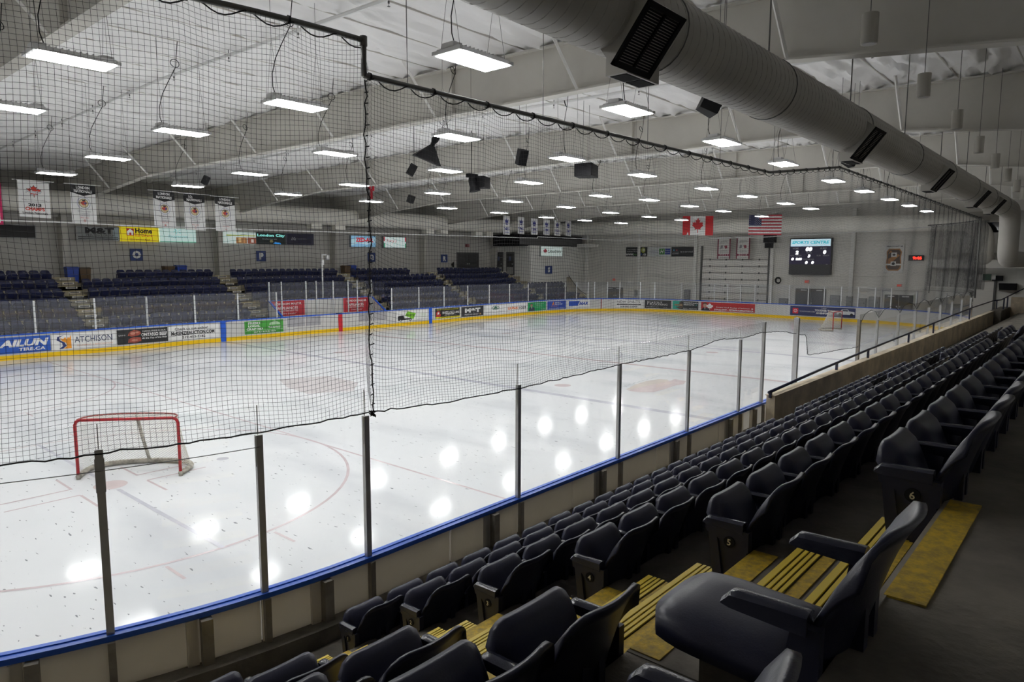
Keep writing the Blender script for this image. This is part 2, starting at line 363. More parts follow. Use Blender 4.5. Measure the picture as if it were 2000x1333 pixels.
for sx in (-1, 1):
    stripe('free_play_line', sx*16.42, .06, ICERED)
    for y in DY:
        cx = sx*20.97
        flat('faceoff_circle', ringpoly(cx, y, 4.57, .06), ICERED); flat('faceoff_dot', disc(cx, y, .30), ICEPINK)
        flat('free_pass_line', rect(cx-.04, y-4.57, cx+.04, y-.4)+rect(cx-.04, y+.4, cx+.04, y+4.57), ICEBLUE)
        L = []
        for ax in (-1, 1):
            for ay in (-1, 1):
                L += rect(cx+ax*.6, y+ay*.25, cx+ax*1.8, y+ay*.25+.05); L += rect(cx+ax*.6-.025, y+ay*.25, cx+ax*.6+.025, y+ay*1.15)
                L += rect(cx+ax*.86-.025, y+ay*4.6, cx+ax*.86+.025, y+ay*5.2)
        flat('hash_marks', L, ICERED)
        flat('neutral_dot', disc(sx*6.1, y, .30), ICEPINK)
flat('centre_circle', ringpoly(0, W/2, 4.57, .06), ICEBLUE)
# centre logo under the ice, placed where the photograph shows it
def ice_px(pts): return [tuple(hit(u, v, 2, 0)[:2]) for u, v in pts]
flat('ice_logo_cream', [ice_px([(1222, 762), (1240, 752), (1262, 745), (1285, 741.5), (1303, 742), (1308, 745), (1290, 751), (1262, 757), (1240, 762)])], ICECREAM)
flat('ice_logo_red', [ice_px([(1226, 764), (1250, 757), (1285, 750), (1310, 744), (1318, 741), (1340, 745), (1336, 751), (1318, 754), (1298, 761), (1275, 767), (1250, 767)])], ICEPINK)
flat('ice_logo_letters', [ice_px([(1206+i*9, 760-i*2.6), (1211+i*9, 758-i*2.6), (1216+i*9, 755-i*2.5), (1211+i*9, 756-i*2.5)]) for i in range(9)], ICEGRN)
flat('centre_crest', [ice_px([(545, 742), (640, 735), (700, 748), (690, 764), (600, 770), (560, 757)])], under_ice((.76, .72, .73)))
flat('goalie_dot', disc(*hit(435, 897, 2, 0)[:2], .13), ICEBLUE)

# ------------------------------------------------------------------ boards
def wallstrip(s0, s1, off0, off1, z0, z1, step=.45):
    n = max(1, int(round((s1-s0)/step)))
    def fn(u, v, t):
        x, y, _ = rink(s0+(s1-s0)*u, off0+(off1-off0)*t); return (x, y, z0+(z1-z0)*v)
    return B().slab(fn, n, 1)
boards = empty('rink_boards', 'white dasher boards with yellow kick strip and blue cap rail around the ice', 'boards')
BENCH = [(-2.9, .22), (1.15, 3.65)]
PW = 2.44; sp = []
k = int(SLEN//PW); PW = SLEN/k
for i in range(k): ob('board_panel', wallstrip(i*PW+.004, (i+1)*PW-.004, 0, .05, .2, HB-.04), BOARDW, boards)
ob('kick_strip', wallstrip(0, SLEN, -.012, .06, 0, .21, .35), KICK, boards)
ob('cap_rail', wallstrip(0, SLEN, -.015, .135, HB-.04, HB+.012, .35), RAILB, boards)
ob('cap_bead', wallstrip(0, SLEN, .035, .06, HB+.012, HB+.022, .35), RAILB, boards)
# stripes on the boards that carry the ice lines up the panels
for x, wd, m, nm in ((-7.62, .30, RAILB, 'blue_stripe'), (7.62, .30, RAILB, 'blue_stripe'), (0, .30, mat('stripe_red', (.62, .01, .025), .35), 'red_stripe')):
    s = S_FAR0+x+XS; ob(nm, wallstrip(s-wd/2, s+wd/2, -.016, .01, 0, HB-.04, .3), m, boards)
s = s_of_u(1174.3); ob('goal_stripe', wallstrip(s-.03, s+.03, -.016, .01, .2, HB-.04, .1), mat('stripe_dark_red', (.30, .01, .02), .4), boards)
# backs of the near boards: panels, steel posts, kerb
for i in range(13):
    xa = -25.2+i*1.3
    if xa+1.3 < -9.7:
        if xa < -21.3: continue
        ob('back_panel', B().box((xa+.02, -.105, .62), (xa+1.28, -.075, HB-.05)), BOARDX, boards)
for xa, xb in ((-21.25, -19.95),): pass
for j in range(6):
    s0, s1 = S_NEAR1+j*1.3+.01, S_NEAR1+(j+1)*1.3-.01
    ob('back_panel', wallstrip(s0, s1, .075, .105, .62, HB-.05), BOARDX, boards)
ob('kerb', wallstrip(s_near(-9.75), S_NEAR1+9, .06, .30, .40, .63), CONC, boards)
STEELP = mat('post_galvanised', (.36, .33, .28), .5, .3, var=.2, scale=5)
NPX = [(505, 1165), (718, 1086), (1010, 974), (1205, 897), (1340, 840), (1440, 802), (1485, 787)]
posts_s = [s_near(hit(u, v, 1, -.06)[0]) for u, v in NPX]
posts_s[0] = S_NEAR1+1.25; left_s = S_NEAR1+2.58
for s in [left_s]+posts_s:
    ob('board_post', wallstrip(s-.03, s+.03, .105, .165, .6, HB-.04), STEELP, boards)
    for d in (.62,):
        ob('board_stud', wallstrip(s+d-.10, s+d, .105, .20, .6, HB-.05), STEELP, boards); ob('board_stud', wallstrip(s+d+.02, s+d+.12, .105, .14, .6, HB-.05), BOARDX, boards)

# ------------------------------------------------------------------ glass
def post_geo(s, off, z0, z1, w_=.07, d_=.05):
    x, y, n = rink(s, off); t = np.array([-n[1], n[0]])
    return B().obox((x, y, (z0+z1)/2), (t[0]*w_/2, t[1]*w_/2, 0), (n[0]*d_/2, n[1]*d_/2, 0), (0, 0, (z1-z0)/2))
ng = empty('rink_glass', 'clear acrylic glass with dark aluminium posts along the near boards', 'glass')
slist = [S_NEAR1+7.2, S_NEAR1+4.45, left_s]+posts_s; slist = slist[::-1]       # from right to left
for i in range(len(slist)-1):
    ob('glass_pane', wallstrip(slist[i]+.02, slist[i+1]-.02, .05, .062, HB+.02, 3.02, .5), GLASS_NEAR, ng)
for s in slist[1:]:
    ob('glass_post', post_geo(s, .075, HB, 2.73 if s < S_NEAR1+2 else 2.80, .064, .05), ALU, ng)
    ob('glass_seam', post_geo(s, .056, 2.7, 3.02, .008, .012), ALU, ng); ob('post_cap', post_geo(s, .075, 2.42, 2.72, .076, .02), ALU, ng)
ob('glass_post', post_geo(slist[0], .075, HB, 3.03, .075, .06), ALU, ng)
s = s_near(hit(1548, 757, 1, -.06)[0]); ob('glass_post', post_geo(s, .09, HB, 3.0, .10, .12), ALU, ng); ob('glass_post', post_geo(s-.16, .03, HB, 3.0, .04, .04), ALUW, ng)
ng2 = empty('rink_glass', 'clear glass along the near boards beyond the open bench gap', 'glass')
xs = [-1.75, .45, 3.55, 6.45, 9.2, 11.9, 14.9, 17.8, 20.8]; ss = [s_near(x) for x in xs][::-1]
ss = [S_NEAR0-RC*PI/2+d for d in (2, 4.6, 7.2, 9.8)] + ss
for i in range(len(ss)-1): ob('glass_pane', wallstrip(ss[i]+.02, ss[i+1]-.02, .05, .062, HB+.02, 2.75, .5), GLASS_NEAR, ng2)
for s in ss: ob('glass_post', post_geo(s, .075, HB, 2.45, .08, .06), ALU, ng2)
q = B(); x, y, n = rink(ss[-1], .075); q.box((x-.16, -.12, HB), (x-.03, -.03, 2.6)); ob('glass_post', q, STEELP, ng2)
fg = empty('rink_glass', 'far side glass panes with pale posts in front of the seats and end wall', 'glass')
fu = [-30, 72, 189, 290, 383, 467, 542]; fu2 = [766, 819, 868, 914, 956, 995.5, 1032, 1067.5, 1104, 1126, 1148.5, 1161, 1186, 1210, 1250, 1278, 1330, 1357, 1394, 1420, 1445, 1473, 1504, 1540, 1577, 1608, 1641, 1674, 1707, 1738]
for lst in (fu, fu2):
    sl = [s_of_u(u) for u in lst]
    for i in range(len(sl)-1):
        if sl[i+1]-sl[i] > .3: ob('glass_pane', wallstrip(sl[i]+.02, sl[i+1]-.02, .05, .062, HB+.02, 2.62, .6), GLASS_FAR, fg)
    for s in sl: ob('glass_post', post_geo(s, .03, HB, 2.60, .075, .05), ALUW, fg)

# ------------------------------------------------------------------ penalty box on the far side
pb = empty('penalty_box', 'white walled penalty box with blue caps behind the far boards', 'penalty box')
for x in (-3.99, 3.61):
    ob('side_wall', B().add([(x-.03, 30.55, .2), (x+.03, 30.55, .2), (x+.03, 31.95, .2), (x-.03, 31.95, .2), (x-.03, 30.55, 1.14), (x+.03, 30.55, 1.14), (x+.03, 31.95, 2.0), (x-.03, 31.95, 2.0)], [(0,3,2,1), (4,5,6,7), (0,1,5,4), (1,2,6,5), (2,3,7,6), (3,0,4,7)]), BOARDW, pb)
    ob('side_cap', B().obox((x, 31.25, 1.59), (.06, 0, 0), (0, .72, .44), (0, 0, .03)), RAILB, pb)
    ob('side_glass', B().box((x-.006, 30.6, 1.95), (x+.006, 31.95, 3.0)), GLASS_FAR, pb)
ob('back_wall', B().box((-3.95, 31.92, .2), (3.6, 31.98, 2.0)), BOARDW, pb); ob('back_cap', B().box((-3.95, 31.90, 2.0), (3.6, 32.0, 2.035)), RAILB, pb)
for u in (525, 549, 597, 617, 650, 679, 697, 725):
    x = hit(u, 575, 1, 31.93)[0]; ob('box_post', B().box((x-.035, 31.86, .95), (x+.035, 31.92, 3.15)), ALUW, pb)
for a, c in ((528, 549), (550, 617), (618, 678), (680, 725)):
    ob('glass_pane', B().box((hit(a, 575, 1, 31.93)[0]+.04, 31.885, 2.04), (hit(c, 575, 1, 31.93)[0]-.04, 31.897, 3.1)), GLASS_FAR, pb)
GREYP = mat('gate_lexan', (.40, .39, .41), .3, var=.08, scale=3)
for a, c in ((561.5, 595.5), (597.5, 626), (701, 727), (728, 755.5)):
    s0, s1 = s_of_u(a), s_of_u(c); ob('gate_window', wallstrip(s0, s1, -.014, .005, .52, HB-.06), GREYP, pb)
ob('gate_latch', B().box((-.28, 30.44, HB+.012), (.12, 30.56, HB+.05)), BLACK, pb)

# ================================================================== NEAR STAND
T = lambda k: .464+.489*(k-1)
R = lambda k: -1.24-.9*(k-1)+(.05 if k == 6 else 0)
stand = empty('near_grandstand', kind='structure')
AX0, AX1 = -23.62, -22.37
for k in range(1, 8):
    yb = R(k) if k < 7 else -9.6; yf = R(k-1) if k > 1 else -.28
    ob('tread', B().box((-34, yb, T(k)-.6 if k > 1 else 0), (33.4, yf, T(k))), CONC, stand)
# aisle steps with ribbed yellow nosings
def steps(x0, x1, label):
    e = empty('aisle_steps', label, 'steps')
    for k in range(1, 7):
        y0 = R(k-1) if k > 1 else R(1)+.9
        for j in (0, 1, 2):
            z = T(k)+.163*j; yf = R(k-1)-.3*j if k > 1 else R(1)+.9-.3*j
            yb = R(k)
            if j:
                st = ob('step', B().box((x0, yb, T(k)-.02), (x1, yf, z)), CONC, e)
            elif k > 1:
                st = ob('step', B().box((x0, yf-.3, z-.05), (x1, yf, z+.003)), CONC, e)
            else: continue
            if j == 0:
                ob('yellow_band', B().box((x0+.02, yf-.13, z), (x1-.0, yf-.002, z+.007)), YEL, st); ob('yellow_face', B().box((x0+.02, yf, z-.05), (x1, yf+.004, z)), YEL, st)
            else:
                ob('nosing_base', B().box((x0+.01, yf-.105, z), (x1-.01, yf+.006, z+.006)), GROOVE, st)
                for i in range(4): ob('nosing_rib', B().box((x0+.01, yf-.022-.026*i, z+.004), (x1-.01, yf-.006-.026*i+(.012 if i == 0 else 0), z+.012)), YELR, st)
                ob('yellow_band', B().box((x0+.01, yf-(.165 if k > 3 else .26), z), (x1-.01, yf-.107, z+.005)), YEL, st)
    z = T(7); ob('yellow_band', B().box((x0+.06, R(6)-.125, z), (x1-.06, R(6)-.012, z+.007)), YEL, e)
    ob('edge_angle', B().box((x0-.3, R(6)-.02, z-.03), (x1+.3, R(6)+.004, z+.006)), STEELP, e)
    return e
steps(AX0, AX1, 'concrete aisle steps with ribbed yellow nosings between the nearest dark seats')
steps(-11.45, -10.35, 'far aisle steps with yellow nosings beyond the first block of near seats')

# ------------------------------------------------------------------ seat meshes: x along the row, y towards the ice, origin on the riser line at tread level
PITCH_R = .515
def corner(a, wd, r, v):
    c = min(1, max(0, (abs(a)*wd-(wd-r))/r)); return r*(1-math.sqrt(max(0, 1-c*c)))*max(0, (v-.3)/.7)**1.2
def ease(u): return .5+.5*math.sin((u-.5)*PI)*.35+(u-.5)*.65
def back_mesh():
    def fn(u, v, t):
        a = 2*ease(u)-1; wd = .250-.012*(1-v); z = .31+.55*v-corner(a, wd, .135, v)
        y = .055-.150*v**1.3+.080*a*a*(1-.15*v)-.012*math.sin(PI*v)-.035*v**7
        th = .014+.022*(1-abs(a)**6)*(1-.5*v)
        if t == 0: y -= th
        return (a*wd, y, z)
    return B().slab(fn, 16, 10)
def tip_mesh():
    def fn(u, v, t):
        a = 2*ease(u)-1; wd = .228; z = .39+.335*v-corner(a, wd, .085, v)
        y = .100+.135*v**.9+.015*a*a
        e = (1-abs(a)**6)*(1-abs(2*v-1)**6); bul = .042*e+.018
        return (a*wd, y+(bul*.5 if t else -bul), z)
    return B().slab(fn, 16, 9)
def flat_seat_mesh():
    def fn(u, v, t):
        a = 2*u-1; wd = .215*(1-.12*max(0, (v-.7)/.3)**2); y = .08+.45*v-.04*abs(a)**4*v; z = .405+.02*v
        bul = .035*(1-abs(a)**4)*(1-abs(2*v-1)**5)+.03
        return (a*wd, y, z+(bul if t else -.035))
    return B().slab(fn, 10, 10)
def arm_mesh():
    b = B()
    def fn(u, v, t):
        y = .03+.225*v; e = 1-max(0, (v-.82)/.18)**2*.35; a = 2*u-1
        return (a*.029*e, y, (.650-.010*abs(a)**3-.03*max(0, (v-.85)/.15)**2-.003*v) if t else (.592+.012*v))
    return b.slab(fn, 4, 8)
def standard_mesh():            # aisle end panel: two legs meeting at the foot
    b = B()
    b.prism([(.225, .60), (.180, .60), (.090, .05), (.150, .05)], (-.022, 0, 0), (0, 1, 0), (0, 0, 1), (.044, 0, 0))
    b.prism([(.10, .60), (.005, .60), (.035, .05), (.10, .05)], (-.022, 0, 0), (0, 1, 0), (0, 0, 1), (.044, 0, 0))
    b.prism([(.240, .605), (.0, .605), (.0, .50), (.09, .47), (.18, .555), (.23, .565)], (-.024, 0, 0), (0, 1, 0), (0, 0, 1), (.048, 0, 0))
    b.prism([(.22, .58), (.09, .5), (.09, .1), (.13, .1)], (-.008, 0, 0), (0, 1, 0), (0, 0, 1), (.016, 0, 0))
    b.box((-.035, .02, .03), (.035, .18, .075)); b.box((-.05, .0, 0), (.05, .20, .03))
    return b
def middle_mesh():              # post between two seats, the armrest cantilevers from it
    b = B(); b.prism([(.07, .61), (.0, .61), (.0, .40), (.03, .05), (.09, .05), (.10, .42)], (-.018, 0, 0), (0, 1, 0), (0, 0, 1), (.036, 0, 0))
    b.prism([(.13, .44), (.02, .44), (.02, .36), (.13, .38)], (-.03, 0, 0), (0, 1, 0), (0, 0, 1), (.06, 0, 0)); b.box((-.05, .0, 0), (.05, .16, .05)); return b
def bracket_mesh():
    b = B(); b.box((-.20, -.045, .34), (.20, -.005, .40)); b.box((-.19, .02, .37), (.19, .10, .41))
    b.box((-.07, -.05, .40), (-.03, -.015, .70)); b.box((.03, -.05, .40), (.07, -.015, .70)); return b
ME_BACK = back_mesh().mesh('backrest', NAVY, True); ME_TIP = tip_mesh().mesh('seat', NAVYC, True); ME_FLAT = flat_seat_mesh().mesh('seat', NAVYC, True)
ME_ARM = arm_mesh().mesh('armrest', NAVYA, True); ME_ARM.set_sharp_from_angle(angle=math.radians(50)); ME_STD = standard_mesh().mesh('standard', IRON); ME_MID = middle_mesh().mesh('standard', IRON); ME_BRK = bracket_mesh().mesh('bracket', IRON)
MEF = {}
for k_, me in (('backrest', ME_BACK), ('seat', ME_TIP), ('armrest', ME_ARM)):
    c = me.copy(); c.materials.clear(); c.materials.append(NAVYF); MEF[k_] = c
    if k_ != 'armrest': c.transform(Matrix.Diagonal((.90, 1, 1, 1)))
pm_ = B(); pm_.tube([(-.030, 0, 0), (-.024, 0, 0)], .030, 20); ME_PLATE = pm_.mesh('number_plate', BLACK)
TEXTS = []        # deferred lettering: (parent, string, material, mapping, options)
def add_seat(x, y, z, rz, label, group, left_std=True, right_std=False, flatseat=False, far=False, plate=None, plate_side=-1, panel_l=False, panel_r=False):
    e = empty('arena_seat', label, 'seat', group, loc=(x, y, z)); e.rotation_euler = (0, 0, rz)
    P = PITCH_R/2
    link('backrest', MEF['backrest'] if far else ME_BACK, e); link('seat', (MEF['seat'] if far else (ME_FLAT if flatseat else ME_TIP)), e)
    if not far: link('bracket', ME_BRK, e)
    for on, sx in ((left_std, -1), (right_std, 1)):
        if on:
            link('armrest', MEF['armrest'] if far else ME_ARM, e, (sx*P, 0, 0)); link('standard', ME_STD if (panel_l if sx < 0 else panel_r) else ME_MID, e, (sx*P, 0, 0))
    if plate:
        pl = link('number_plate', ME_PLATE, e, (plate_side*(P+.0), .10, .535), 0 if plate_side < 0 else PI)
        sx = plate_side
        TEXTS.append((pl, plate, paint((.75, .68, .45)), (lambda u, v, d: Vector((-.031-d, -u, v))), dict(h=.034, name='numeral', bold=.02)))
    return e
NUMW = 'zero one two three four five six'.split()
GN = 'tip-up seats of the nearest block'; GN2 = 'tip-up seats of the second near block'
rowword = ['', 'front', 'second', 'third', 'fourth', 'fifth', 'top']
for k in range(1, 7):
    n = 21
    for j in range(n):
        x = (0, -22.27, -22.29, -22.34, -22.38, -22.42, -22.58)[k]+PITCH_R*(j+.5)
        if j == 0: lab = 'dark navy tip-up seat with end panel numbered %s at the aisle' % NUMW[k]
        elif j == n-1: lab = 'dark navy tip-up seat at the far end of row %s' % NUMW[k]
        else: lab = 'dark navy tip-up seat, %s from the aisle in row %s' % (ORD[j], NUMW[k])
        add_seat(x, R(k), T(k), 0, lab, GN, True, j == n-1, plate=str(k) if j == 0 else None, panel_l=j == 0, panel_r=j == n-1)
    n2 = 12 if k < 5 else 9
    for j in range(n2):
        x = -10.25+PITCH_R*(j+.5)
        if not inframe((x, R(k), T(k)+.8), 5): continue
        lab = 'navy seat of the second near block, %s from its aisle in row %s' % (ORD[j], NUMW[k])
        add_seat(x, R(k), T(k), 0, lab, GN2, True, j == n2-1)
GL = 'tip-up seats left of the nearest aisle'
for k, js in ((6, (0, 1)), (5, (0, 1)), (4, (0, 1)), (3, (0, 1)), (2, (0,))):
    for j in js:
        x = -23.66-PITCH_R*(j+.5)+(.05 if k == 6 else 0) if not (k == 6 and j == 1) else -24.85
        if k == 6 and j == 0: lab = 'large navy seat with its cushion folded down beside the aisle steps'
        else: lab = 'navy tip-up seat across the steps from row %s, %s the steps' % (NUMW[k], ('beside', 'second from', 'third from')[j])
        add_seat(x, R(k), T(k), 0, lab, GL, True, j == 0 or k == 6, flatseat=(k == 6))

# concrete parapet with its rail
pw_ = empty('parapet_wall', 'beige concrete parapet wall rising behind the near seats beside the glass', 'wall')
q = B(); q.prism([(-9.9, 1.33), (-9.9, .72), (-9.2, .30), (28, .30), (28, 1.33)], (0, -.42, 0), (1, 0, 0), (0, 0, 1), (0, .20, 0)); ob('wall_body', q, CONC_L, pw_)
ob('wall_cap', B().box((-9.92, -.44, 1.33), (28, -.2, 1.345)), CONC_L, pw_)
q = B(); q.box((28, -.80, .3), (33.4, -.2, 1.36)); ob('end_pier', q, CONC, pw_)  # darker concrete than the beige wall puts the unlit end's shade into its colour
q = B(); q.box((33.1, -4.5, .3), (33.4, -.8, 2.05)); ob('end_wall', q, CONC_L, pw_)
hr = empty('handrail', 'dark navy metal handrail on top of the beige parapet wall', 'railing')
railpts = [(-10.0, 1.42), (-6.5, 1.52), (-1.4, 1.62), (6.3, 1.74), (13, 1.86), (19.5, 1.95), (28.2, 1.98)]
q = B(); q.tube([(x, -.31, z) for x, z in railpts], .036, 8); ob('top_rail', q, RAILN, hr, smooth='all')
q = B(); q.tube([(28.2, -.31, 1.98), (29.5, -.6, 2.0), (31.5, -.75, 2.15), (33.2, -1.6, 2.75), (33.3, -4, 3.0)], .036, 8); ob('top_rail', q, RAILN, hr, smooth='all')
for u in (1508, 1635, 1695, 1772, 1819, 1887, 1938):
    x = hit(u, 700, 1, -.31)[0]
    z = np.interp(x, [p[0] for p in railpts], [p[1] for p in railpts]); ob('rail_post', B().box((x-.035, -.34, 1.28), (x+.035, -.28, z)), RAILN, hr)
for x in (30, 32): ob('rail_post', B().box((x-.04, -.75, 1.3), (x+.04, -.67, 2.1)), RAILN, hr)

# ================================================================== FAR STAND
TF = lambda k: .24+.46*k
RF = lambda k: 32+.9*k
fs = empty('far_grandstand', kind='structure')
for k in range(7):
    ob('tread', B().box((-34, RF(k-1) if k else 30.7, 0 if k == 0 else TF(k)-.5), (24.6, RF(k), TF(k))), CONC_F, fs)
ob('walkway', B().box((-34, RF(6), 2.2), (24.6, 40, 3.12)), CONC_F, fs)
AISF = [(-13.65, -12.5, 'N and O'), (-4.74, -3.57, 'O and P'), (4.62, 5.86, 'P and Q'), (13.65, 14.75, 'Q and R'), (22.7, 23.5, 'R and S')]
SIGNM = mat('step_marker', (.72, .70, .64), .6)
for x0, x1, nm in AISF:
    e = empty('aisle_steps', 'pale concrete steps with white markers between far seat blocks %s' % nm.replace('N and O', 'left of O and O'), 'steps')
    for k in range(7):
        for j in (0, 1):
            z = TF(k)+.23*(j+1) if j == 0 else TF(k)+.46
            if j == 0: st = ob('step', B().box((x0, RF(k)-.42, TF(k)-.02), (x1, RF(k), TF(k)+.23)), CONC_F, e)
            else: st = ob('step', B().box((x0, RF(k), TF(k)), (x1, RF(k)+.1, TF(k)+.462)), CONC_F, e)
            yf = RF(k)-.42 if j == 0 else RF(k); zz = TF(k)+(.23 if j == 0 else .46)
            ob('step_marker', B().box((x0+.40, yf-.006, zz-.13), (x0+.95, yf, zz-.03)), SIGNM, st)
            ob('marker_text', B().box((x0+.46, yf-.009, zz-.10), (x0+.89, yf-.005, zz-.06)), BLACK, st)
            ob('nosing', B().box((x0+.02, yf-.004, zz-.02), (x1-.02, yf+.04, zz+.004)), mat('nosing_dull', (.50, .42, .20), .6), st)
far_list = []
def block(x0, x1, rows, nm, tops=None):
    for k in rows:
        a, c = x0, x1
        if tops and k == 6: a, c = tops
        n = int(round((c-a)/.512)); p = (c-a)/n
        for j in range(n): far_list.append((a+p*(j+.5), k, j, n, nm))
block(-13.65-.512*12, -13.65, range(7), 'left of O'); block(-12.5, -4.74, range(7), 'O', (-10.38, -4.74)); block(-3.57, 4.62, range(7), 'P')
block(5.86, 13.65, range(7), 'Q', (5.86, 11.6)); block(14.75, 22.7, range(7), 'R'); block(23.55, 29.0, range(4), 'S')
vis = []
for it in far_list:
    x, k, j, n, nm = it
    u, v, z = proj((x, RF(k), TF(k)+.6))
    if u < -25: continue
    if k == 0 and -4.2 < x < 3.8: continue
    vis.append((z, it))
vis.sort(key=lambda t: t[0])
nind = max(0, 300-len([o for o in COL.objects if o.name.startswith('arena_seat')]))
farrow = ['front', 'second', 'third', 'fourth', 'fifth', 'sixth', 'top']
GF = 'navy seats in the far stand'
for z, (x, k, j, n, nm) in vis[:nind]:
    lab = 'navy far stand seat, %s in the %s row %s' % (ORD[j], farrow[k], ('of the block left of sign O' if nm == 'left of O' else 'under sign %s' % nm))
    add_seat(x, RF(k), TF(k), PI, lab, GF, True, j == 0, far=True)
rest = B(); SB, SS = ([tuple(v.co) for v in MEF[a].vertices] for a in ('backrest', 'seat')); FB, FS = ([tuple(p.vertices) for p in MEF[a].polygons] for a in ('backrest', 'seat'))
def coarse(mk, nu, nv):
    return mk
for z, (x, k, j, n, nm) in vis[nind:]:
    for V_, F_ in ((SB, FB), (SS, FS)): rest.add([(x-a, RF(k)-b_, TF(k)+c) for a, b_, c in V_], F_)
    rest.box((x-.285, RF(k)-.24, TF(k)+.6), (x-.235, RF(k)-.03, TF(k)+.64)); rest.box((x-.275, RF(k)-.15, TF(k)), (x-.245, RF(k)-.09, TF(k)+.6))
o = ob('seat_rows', rest, NAVYF, smooth='all', kind='stuff'); tag(o, 'remaining navy seats in the higher and farther rows of the far stand', 'seats')

# ================================================================== SAFETY NET
ZT = lambda x: np.interp(-x, [-30, 4.9, 10, 10.1, 21.15, 21.2, 40], [6.9, 7.05, 6.42, 6.42, 6.33, 6.68, 6.68])
NB = [(-40, 2.78), (-22.57, 2.76), (-21.17, 2.765), (-20.0, 2.70), (-18.65, 2.68), (-17.6, 2.70), (-16.05, 2.73), (-14.9, 2.72), (-13.55, 2.73), (-12.3, 2.83), (-11.08, 2.76), (-9.98, 2.80), (-8.6, 2.72), (-7.93, 2.61), (-7.0, 2.5), (-6.95, 2.45), (-6.75, 1.94), (-4.9, 1.86), (-3.9, 1.82), (-1.9, 1.72), (-1.75, 2.5)]
for a, c in zip(xs[:-1], xs[1:]): NB += [(a+.2*(c-a), 2.75), (.5*(a+c), 2.84), (a+.8*(c-a), 2.75), (c, 2.52)]
NB += [(28, 2.55), (40, 2.55)]
NBx, NBz = [p[0] for p in NB], [p[1] for p in NB]
def net_bottom(xx): return np.interp(xx, NBx, NBz)
SN0, SN1 = S_NEAR0-RC*PI/2*.62, S_NEAR1+4.4       # along the board line, right to left
CELL = .046
def net_node(s, z):
    """s, z arrays -> world points on the hanging net, with the slack of a real one"""
    s = np.asarray(s, float); x = np.empty_like(s); y = np.empty_like(s); nx = np.empty_like(s); ny = np.empty_like(s)
    for i, a in enumerate(s.ravel()):
        px, py, n = rink(a, .10); x.flat[i], y.flat[i], nx.flat[i], ny.flat[i] = px, py, n[0], n[1]
    return x, y, nx, ny
def build_net():
    segs = []
    zones = [(SN0, s_near(0), 4), (s_near(0), s_near(-15), 2), (s_near(-15), SN1, 1)]
    for a, c, stp in zones:
        ncol = int((c-a)/CELL); S = a+np.arange(ncol+2)*CELL; X, Y, NX, NY = net_node(S, None)
        lin = XS-(S-S_NEAR0)                          # unrolled x, continues into the curves
        zt = ZT(lin); zb = net_bottom(np.where(S > S_NEAR1, lin, np.minimum(lin, 27.9)))
        rows = 105; J = np.arange(rows)
        hang = .9; ph = (lin+21.19) % hang/hang
        scal = .055*np.sin(PI*ph)
        seam = np.abs(lin+21.19); dip = -.16*(1-np.exp(-seam/.35))*np.where(lin > -21.19, 1, .35)
        Z = zt[:, None]-J[None, :]*CELL
        dep = J[None, :]*CELL
        Z = Z-scal[:, None]*np.exp(-dep/.5)+dip[:, None]*np.clip(dep/1.2, 0, 1)*np.clip((zt[:, None]-zb[:, None]-dep)/.6+.25, 0, 1)
        Z += .022*np.sin(lin[:, None]*2.1+dep*1.7)+.015*np.sin(lin[:, None]*5.3-dep*2.9)
        D = .05*np.sin(lin[:, None]*1.7+dep*.6)*np.clip(dep/1.5, 0, 1)+.03*np.sin(lin[:, None]*6.1)*np.clip(1-dep/1.0, 0, 1)
        PX, PY = X[:, None]+NX[:, None]*D, Y[:, None]+NY[:, None]*D
        shift = .02*np.sin(dep*3.0+lin[:, None]*.8); PX = PX+(-NY[:, None])*shift
        P = np.stack([PX, PY, Z], -1)
        low = Z < zb[:, None]
        for i in range(ncol+1):                        # verticals
            m = np.where(~low[i])[0]
            if len(m) < 2: continue
            idx = list(range(0, m[-1]+1, stp)) + ([m[-1]] if m[-1] % stp else [])
            p = P[i, idx].copy(); end = P[i, m[-1]].copy(); end[2] = zb[i]; p = np.vstack([np.array([[P[i,0,0], P[i,0,1], zt[i]]]), p, end]); segs.append(p)
        for j in range(1, rows):                       # horizontals
            ok = ~low[:, j]; i = 0
            while i < len(ok):
                if not ok[i]: i += 1; continue
                e = i
                while e+1 < len(ok) and ok[e+1]: e += 1
                idx = list(range(i, e+1, stp)); idx = idx+([e] if idx[-1] != e else [])
                if len(idx) > 1: segs.append(P[idx, j])
                i = e+1
    return segs
net = empty('safety_net', 'black mesh safety net hanging along the near boards above the glass', 'net')
V_, Q_ = strands(build_net(), .0016)
o = link('netting', np_mesh('netting', V_, Q_, NETB), net); o['kind'] = 'stuff'
PL = []
for j in range(0, 84):
    row = []
    for s_ in np.arange(SN0, S_NEAR0-1.0, .05):
        x, y, n = rink(s_, .32+.22*math.sin(s_*9.0)+.03*math.sin(j*.13)); t = .10*math.sin(s_*18); row.append((x-n[1]*t, y+n[0]*t, 6.85-j*.048+.02*math.sin(s_*5)))
    PL.append(np.array(row))
for s_ in np.arange(SN0, S_NEAR0-1.0, .024):
    x, y, n = rink(s_, .32+.22*math.sin(s_*9.0)); t = .10*math.sin(s_*18); PL.append(np.array([(x-n[1]*t, y+n[0]*t, z) for z in np.linspace(6.85, 2.85, 9)]))
V_, Q_ = strands(PL, .0022); o = link('bunched_netting', np_mesh('bunched_netting', V_, Q_, NETB), net); o['kind'] = 'stuff'
def along(s0, s1, fz, off=.10, st=.12):
    n = max(2, int((s1-s0)/st)); out = []
    for i in range(n+1):
        s = s0+(s1-s0)*i/n; x, y, nn = rink(s, off); out.append((x, y, fz(XS-(s-S_NEAR0), s)))
    return out
JR = np.random.RandomState(3)
SSEAM = s_near(-21.19)
